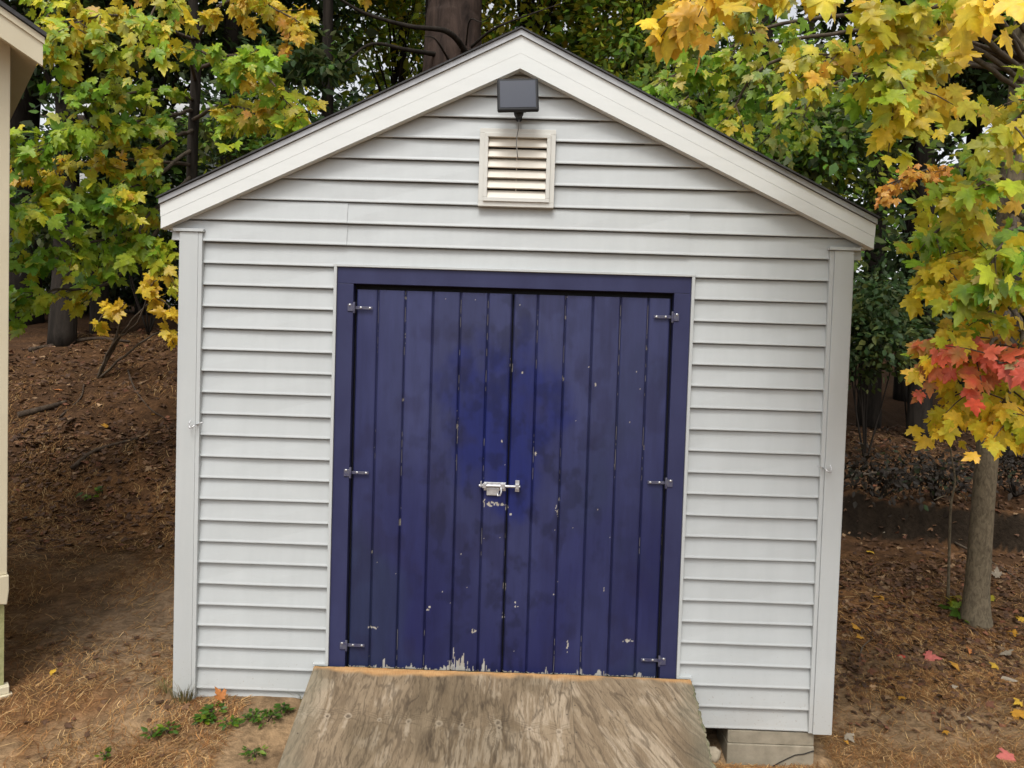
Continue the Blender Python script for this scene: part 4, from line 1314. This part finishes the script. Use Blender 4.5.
tuft(184, 700, 130, .13, 'dry grass tuft at the foot of the left white corner board')
tuft(166, 690, 40, .07, 'small dark grass tuft left of the corner board')
tuft(305, 700, 40, .07, 'thin dry grass beside the left edge of the plywood ramp')

# sapling stem in front of the dark wood on the right
Y = gY(948, 604); b0 = at(948, 604, Y)
rt = tag(empty('sapling', (b0[0], b0[1], g1(b0[0], b0[1]))), 'bare thin sapling stem standing left of the grey maple trunk', 'sapling')
t = MB(np.array(rt.location))
t.tube(bez([np.array(rt.location) - [0, 0, .03]] + px([(949, 560, Y), (951, 505, Y), (955, 480, Y), (950, 440, Y), (958, 400, Y)]), 5), list(np.linspace(.011, .004, 26)), 7)
t.tube(bez(px([(951, 505, Y), (946, 496, Y), (934, 500, Y - .05)]), 4), .0035, 6)
t.build('stem', M_barkgrey, rt)

# ---------------------------------------------------------------- fallen sticks and logs
def stick(pts, r, label, name='fallen_branch', cat='branch', m=None, lift=.4, wob=.15):
    P = []
    for (p, py) in pts:
        Y = gY(p, py); q = at(p, py, Y); P.append([q[0], q[1], g1(q[0], q[1]) + r * lift + .006])
    o0 = np.array(P[0])
    t = MB(o0); L = bez(P, 6)
    t.tube(L, list(np.linspace(r, r * .5, len(L))), 9, True, wob)
    o = t.build(name, m or M_stick)
    o.location = o0
    tag(o, label, cat)


stick([(72, 470), (92, 454), (112, 447), (138, 440)], .020, 'curved dark branch lying on the needle slope at left')
stick([(18, 418), (48, 410), (66, 404)], .035, 'thick dark dead branch near the outbuilding on the slope')
stick([(128, 372), (135, 390), (150, 410), (166, 420)], .009, 'thin forked twig lying under the yellow sapling')
stick([(60, 418), (80, 400), (84, 385)], .010, 'thin twig sloping up the needle bank at left')
stick([(30, 352), (60, 346), (95, 340), (130, 343)], .03, 'long grey branch along the top of the slope')
stick([(848, 478), (885, 474), (920, 480)], .02, 'thin dead branch on top of the shaded bank', m=M_twig)
stick([(850, 470), (890, 482), (940, 474)], .016, 'crossed grey branch on the dark bank right of the shed', m=M_twig)
stick([(955, 545), (985, 560), (1020, 582)], .012, 'thin fallen twig running behind the grey maple trunk', m=M_twig)
stick([(858, 668), (862, 650), (872, 640)], .006, 'small twig on the needles right of the shed corner', m=M_twig)

# ---------------------------------------------------------------- needles and leaf litter (nobody could count them)
def scatter(n, regions):
    out = []
    tot = sum(r[4] for r in regions)
    for x0, x1, y0, y1, wgt in regions:
        k = int(n * wgt / tot)
        out.append(np.stack([rng.uniform(x0, x1, k), rng.uniform(y0, y1, k)], -1))
    p = np.concatenate(out)
    inside = (np.abs(p[:, 0]) < 1.60) & (p[:, 1] > -.015) & (p[:, 1] < 2.5)
    under = (np.abs(p[:, 0]) < .93) & (p[:, 1] > -1.15) & (p[:, 1] < 0)
    qx, qy = p[:, 0] - NC[0], p[:, 1] - NC[1]
    nbh = (qx * nd[0] + qy * nd[1] < .03) & (-(qx * nn[0] + qy * nn[1]) > -.04) & (-(qx * nn[0] + qy * nn[1]) < 1.9)
    return p[~(inside | under | nbh)]


REG = [(-3.2, -1.2, -1.3, .6, 3), (-4.2, -1.55, .5, 3.2, 3.2), (-5.6, -1.2, 3.0, 6.5, 2.4), (1.0, 3.4, -1.3, .9, 5.5), (1.57, 5.0, .6, 3.5, 2.6), (1.4, 6.5, 3.4, 6.5, 1.6), (-2, 2, -2.6, -1.0, .6)]
p = scatter(160000, REG)
clump = fbm(p[:, 0] * 2.4, p[:, 1] * 2.4, 71)
bare = np.exp(-((p[:, 0] + 2.15) / .75) ** 2 - ((p[:, 1] - .75) / .62) ** 2)
steep = (p[:, 0] > 1.7) & (p[:, 1] > 2.75) & (p[:, 1] < 3.5)
p = p[(rng.random(len(p)) < (sstep(.30, .60, clump) * .9 + .12) * (1 - .9 * bare)) & ~steep]
n = len(p)
z = G(p[:, 0], p[:, 1])
an = fbm(p[:, 0] * .9, p[:, 1] * .9, 73, 2) * 7 + rng.normal(0, .75, n)
ln = rng.uniform(.025, .062, n); bend = rng.normal(0, .5, n); wd = rng.uniform(.0007, .0014, n) * (1 + .18 * np.clip(p[:, 1], 0, 6))
tilt = rng.normal(0, .12, n)
V = np.zeros((n, 6, 3))
for q, t in enumerate((-1, 0, 1)):
    a2 = an + bend * t
    cxp = p[:, 0] + np.cos(a2) * ln * t; cyp = p[:, 1] + np.sin(a2) * ln * t
    zz = G(cxp, cyp) + .004 + rng.random(n) * .006 + tilt * ln * t * .5
    sx, sy = -np.sin(an) * wd, np.cos(an) * wd
    V[:, 2 * q] = np.stack([cxp - sx, cyp - sy, zz], -1); V[:, 2 * q + 1] = np.stack([cxp + sx, cyp + sy, zz + .0005], -1)
Fq = np.array([(0, 1, 3, 2), (2, 3, 5, 4)])
Fa = (Fq[None] + (np.arange(n) * 6)[:, None, None]).reshape(-1, 4)
nc = np.array([(.40, .24, .095), (.30, .145, .05), (.17, .075, .028), (.48, .32, .15), (.24, .12, .05)])
cc = nc[rng.choice(5, n, p=[.25, .27, .24, .08, .16])] * np.exp(rng.normal(0, .2, (n, 1)))
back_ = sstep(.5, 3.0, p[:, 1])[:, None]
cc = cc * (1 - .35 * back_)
me = np_mesh('pine_needles', V.reshape(-1, 3), Fa, np.repeat(cc, 6, 0))
tag(link('pine_needles', me, M_needle), 'brown fallen pine needles strewn over the soil around the sheds', 'pine needles', kind='stuff')

p = scatter(15000, [(-4.4, -1.6, 1.7, 3.4, 1.6), (-5.8, -1.2, 3.2, 7.0, 2.2), (1.7, 4.6, .7, 2.6, 2.6), (1.45, 6.5, 2.4, 7.5, 3.2), (1.7, 3.6, .3, .8, .2), (-3, -1.2, -1.0, .6, .10)])
n = len(p)
P = np.stack([p[:, 0], p[:, 1], G(p[:, 0], p[:, 1]) + .008 + rng.random(n) * .012], -1)
an = rng.random(n) * 2 * PI
A = np.stack([np.cos(an), np.sin(an), rng.normal(0, .25, n)], -1)
Nn = np.stack([rng.normal(0, .35, n), rng.normal(0, .35, n) - .1, np.ones(n)], -1)
lc = np.array([(.110, .054, .025), (.080, .039, .019), (.150, .076, .034), (.25, .155, .080), (.17, .066, .032)])
cc = lc[rng.choice(5, n, p=[.34, .30, .20, .08, .08])] * np.exp(rng.normal(0, .22, (n, 1)))
me = leaf_mesh('leaf_litter', P, A, Nn, rng.uniform(.022, .058, n) * (.8 + .12 * np.clip(p[:, 1], 0, 5)), cc, cc * .85, 'maple', .8, .6)
tag(link('leaf_litter', me, M_litter), 'brown dead leaves carpeting the slope and the shade under the trees', 'leaf litter', kind='stuff')

# fallen leaves bright enough to pick out one by one
FALL = [(846, 738, 'pale', .05, 'pale yellow fallen leaf beside the concrete block'), (846, 747, 'gold', .02, 'small gold leaf fragment in front of the concrete block'),
        (905, 659, 'red', .045, 'small bright red fallen leaf on the needles right of the shed'), (925, 660, 'pink', .085, 'pinkish red fallen leaf next to the small bright red one'),
        (957, 668, 'gold', .07, 'golden fallen leaf in the middle of the right hand needles'), (970, 652, 'orange', .06, 'orange fallen leaf above the golden one on the right'),
        (996, 668, 'yellow', .055, 'yellow fallen leaf below the grey maple trunk'), (1002, 680, 'pale', .065, 'long pale fallen leaf below the yellow one at right'),
        (1004, 655, 'pale', .07, 'broad pale fallen leaf on the brown litter at right'), (857, 630, 'gold', .06, 'dull gold fallen leaf close to the right wall of the shed'),
        (1013, 714, 'gold', .09, 'large golden fallen leaf at the right edge'), (1020, 705, 'yellow', .06, 'yellow leaf lying on the large golden one at the right edge'),
        (970, 722, 'pale', .03, 'tiny pale leaf on the bare soil at lower right'), (952, 690, 'pale', .03, 'small pale leaf on the needles at lower right'),
        (994, 603, 'yg', .06, 'yellow green fallen leaf just right of the grey maple trunk'), (998, 580, 'pale', .07, 'pale leaf upright behind the grey maple trunk'),
        (966, 622, 'yellow', .07, 'yellow fallen leaf under the sprout at the maple foot'), (868, 553, 'yellow', .06, 'yellow fallen leaf far up the shaded bank on the right'),
        (884, 601, 'gold', .06, 'brownish gold leaf on the bank between shed and sapling'), (862, 642, 'gold', .05, 'dull brown gold leaf on the needles close to the white corner board'),
        (1016, 638, 'gold', .07, 'golden leaf at the right edge below the maple trunk'), (1018, 622, 'yellow', .06, 'yellow leaf at the right edge level with the maple foot'),
        (885, 536, 'pale', .035, 'pale speck of a leaf in the deep shade right of the shed'), (1014, 762, 'pink', .08, 'pale pink fallen leaf in the bottom right corner'),
        (222, 705, 'orange', .060, 'orange fallen leaf leaning on the foot of the white wall'), (56, 392, 'orange', .08, 'orange brown fallen leaf on the slope near the outbuilding'),
        (153, 417, 'gold', .07, 'dull gold fallen leaf on the slope beside the forked twig'), (50, 676, 'yellow', .035, 'small yellow leaf on the trodden soil at left'),
        (108, 428, 'gold', .055, 'brown gold leaf in the middle of the left slope'), (160, 550, 'pale', .03, 'tiny pale leaf scrap near the left white corner board'),
        (945, 735, 'gold', .035, 'small gold scrap of leaf on the sandy soil at lower right'), (900, 700, 'gold', .04, 'small dull leaf on the needles right of the corner board')]
for (p_, py, cname, sz, lab) in FALL:
    Y = gY(p_, py); q = at(p_, py, Y)
    q[2] = g1(q[0], q[1]) + .02
    an = random.random() * 2 * PI
    c = np.array([PAL[cname]]) * np.array([.62, .50, .62])
    up = 1.0 if 'lean' not in lab and 'upright' not in lab else .25
    me = leaf_mesh('fallen_leaf', np.zeros((1, 3)), np.array([[math.cos(an), math.sin(an) if up > .5 else .1, .1 if up > .5 else .9]]), np.array([[random.gauss(0, .25), -.75, up]]), np.array([sz * 1.2]), c, c * .9, 'maple', .6, .4)
    o = link('fallen_leaf', me, M_litter); o.location = q
    tag(o, lab, 'leaf', 'fallen leaves lying on the ground')
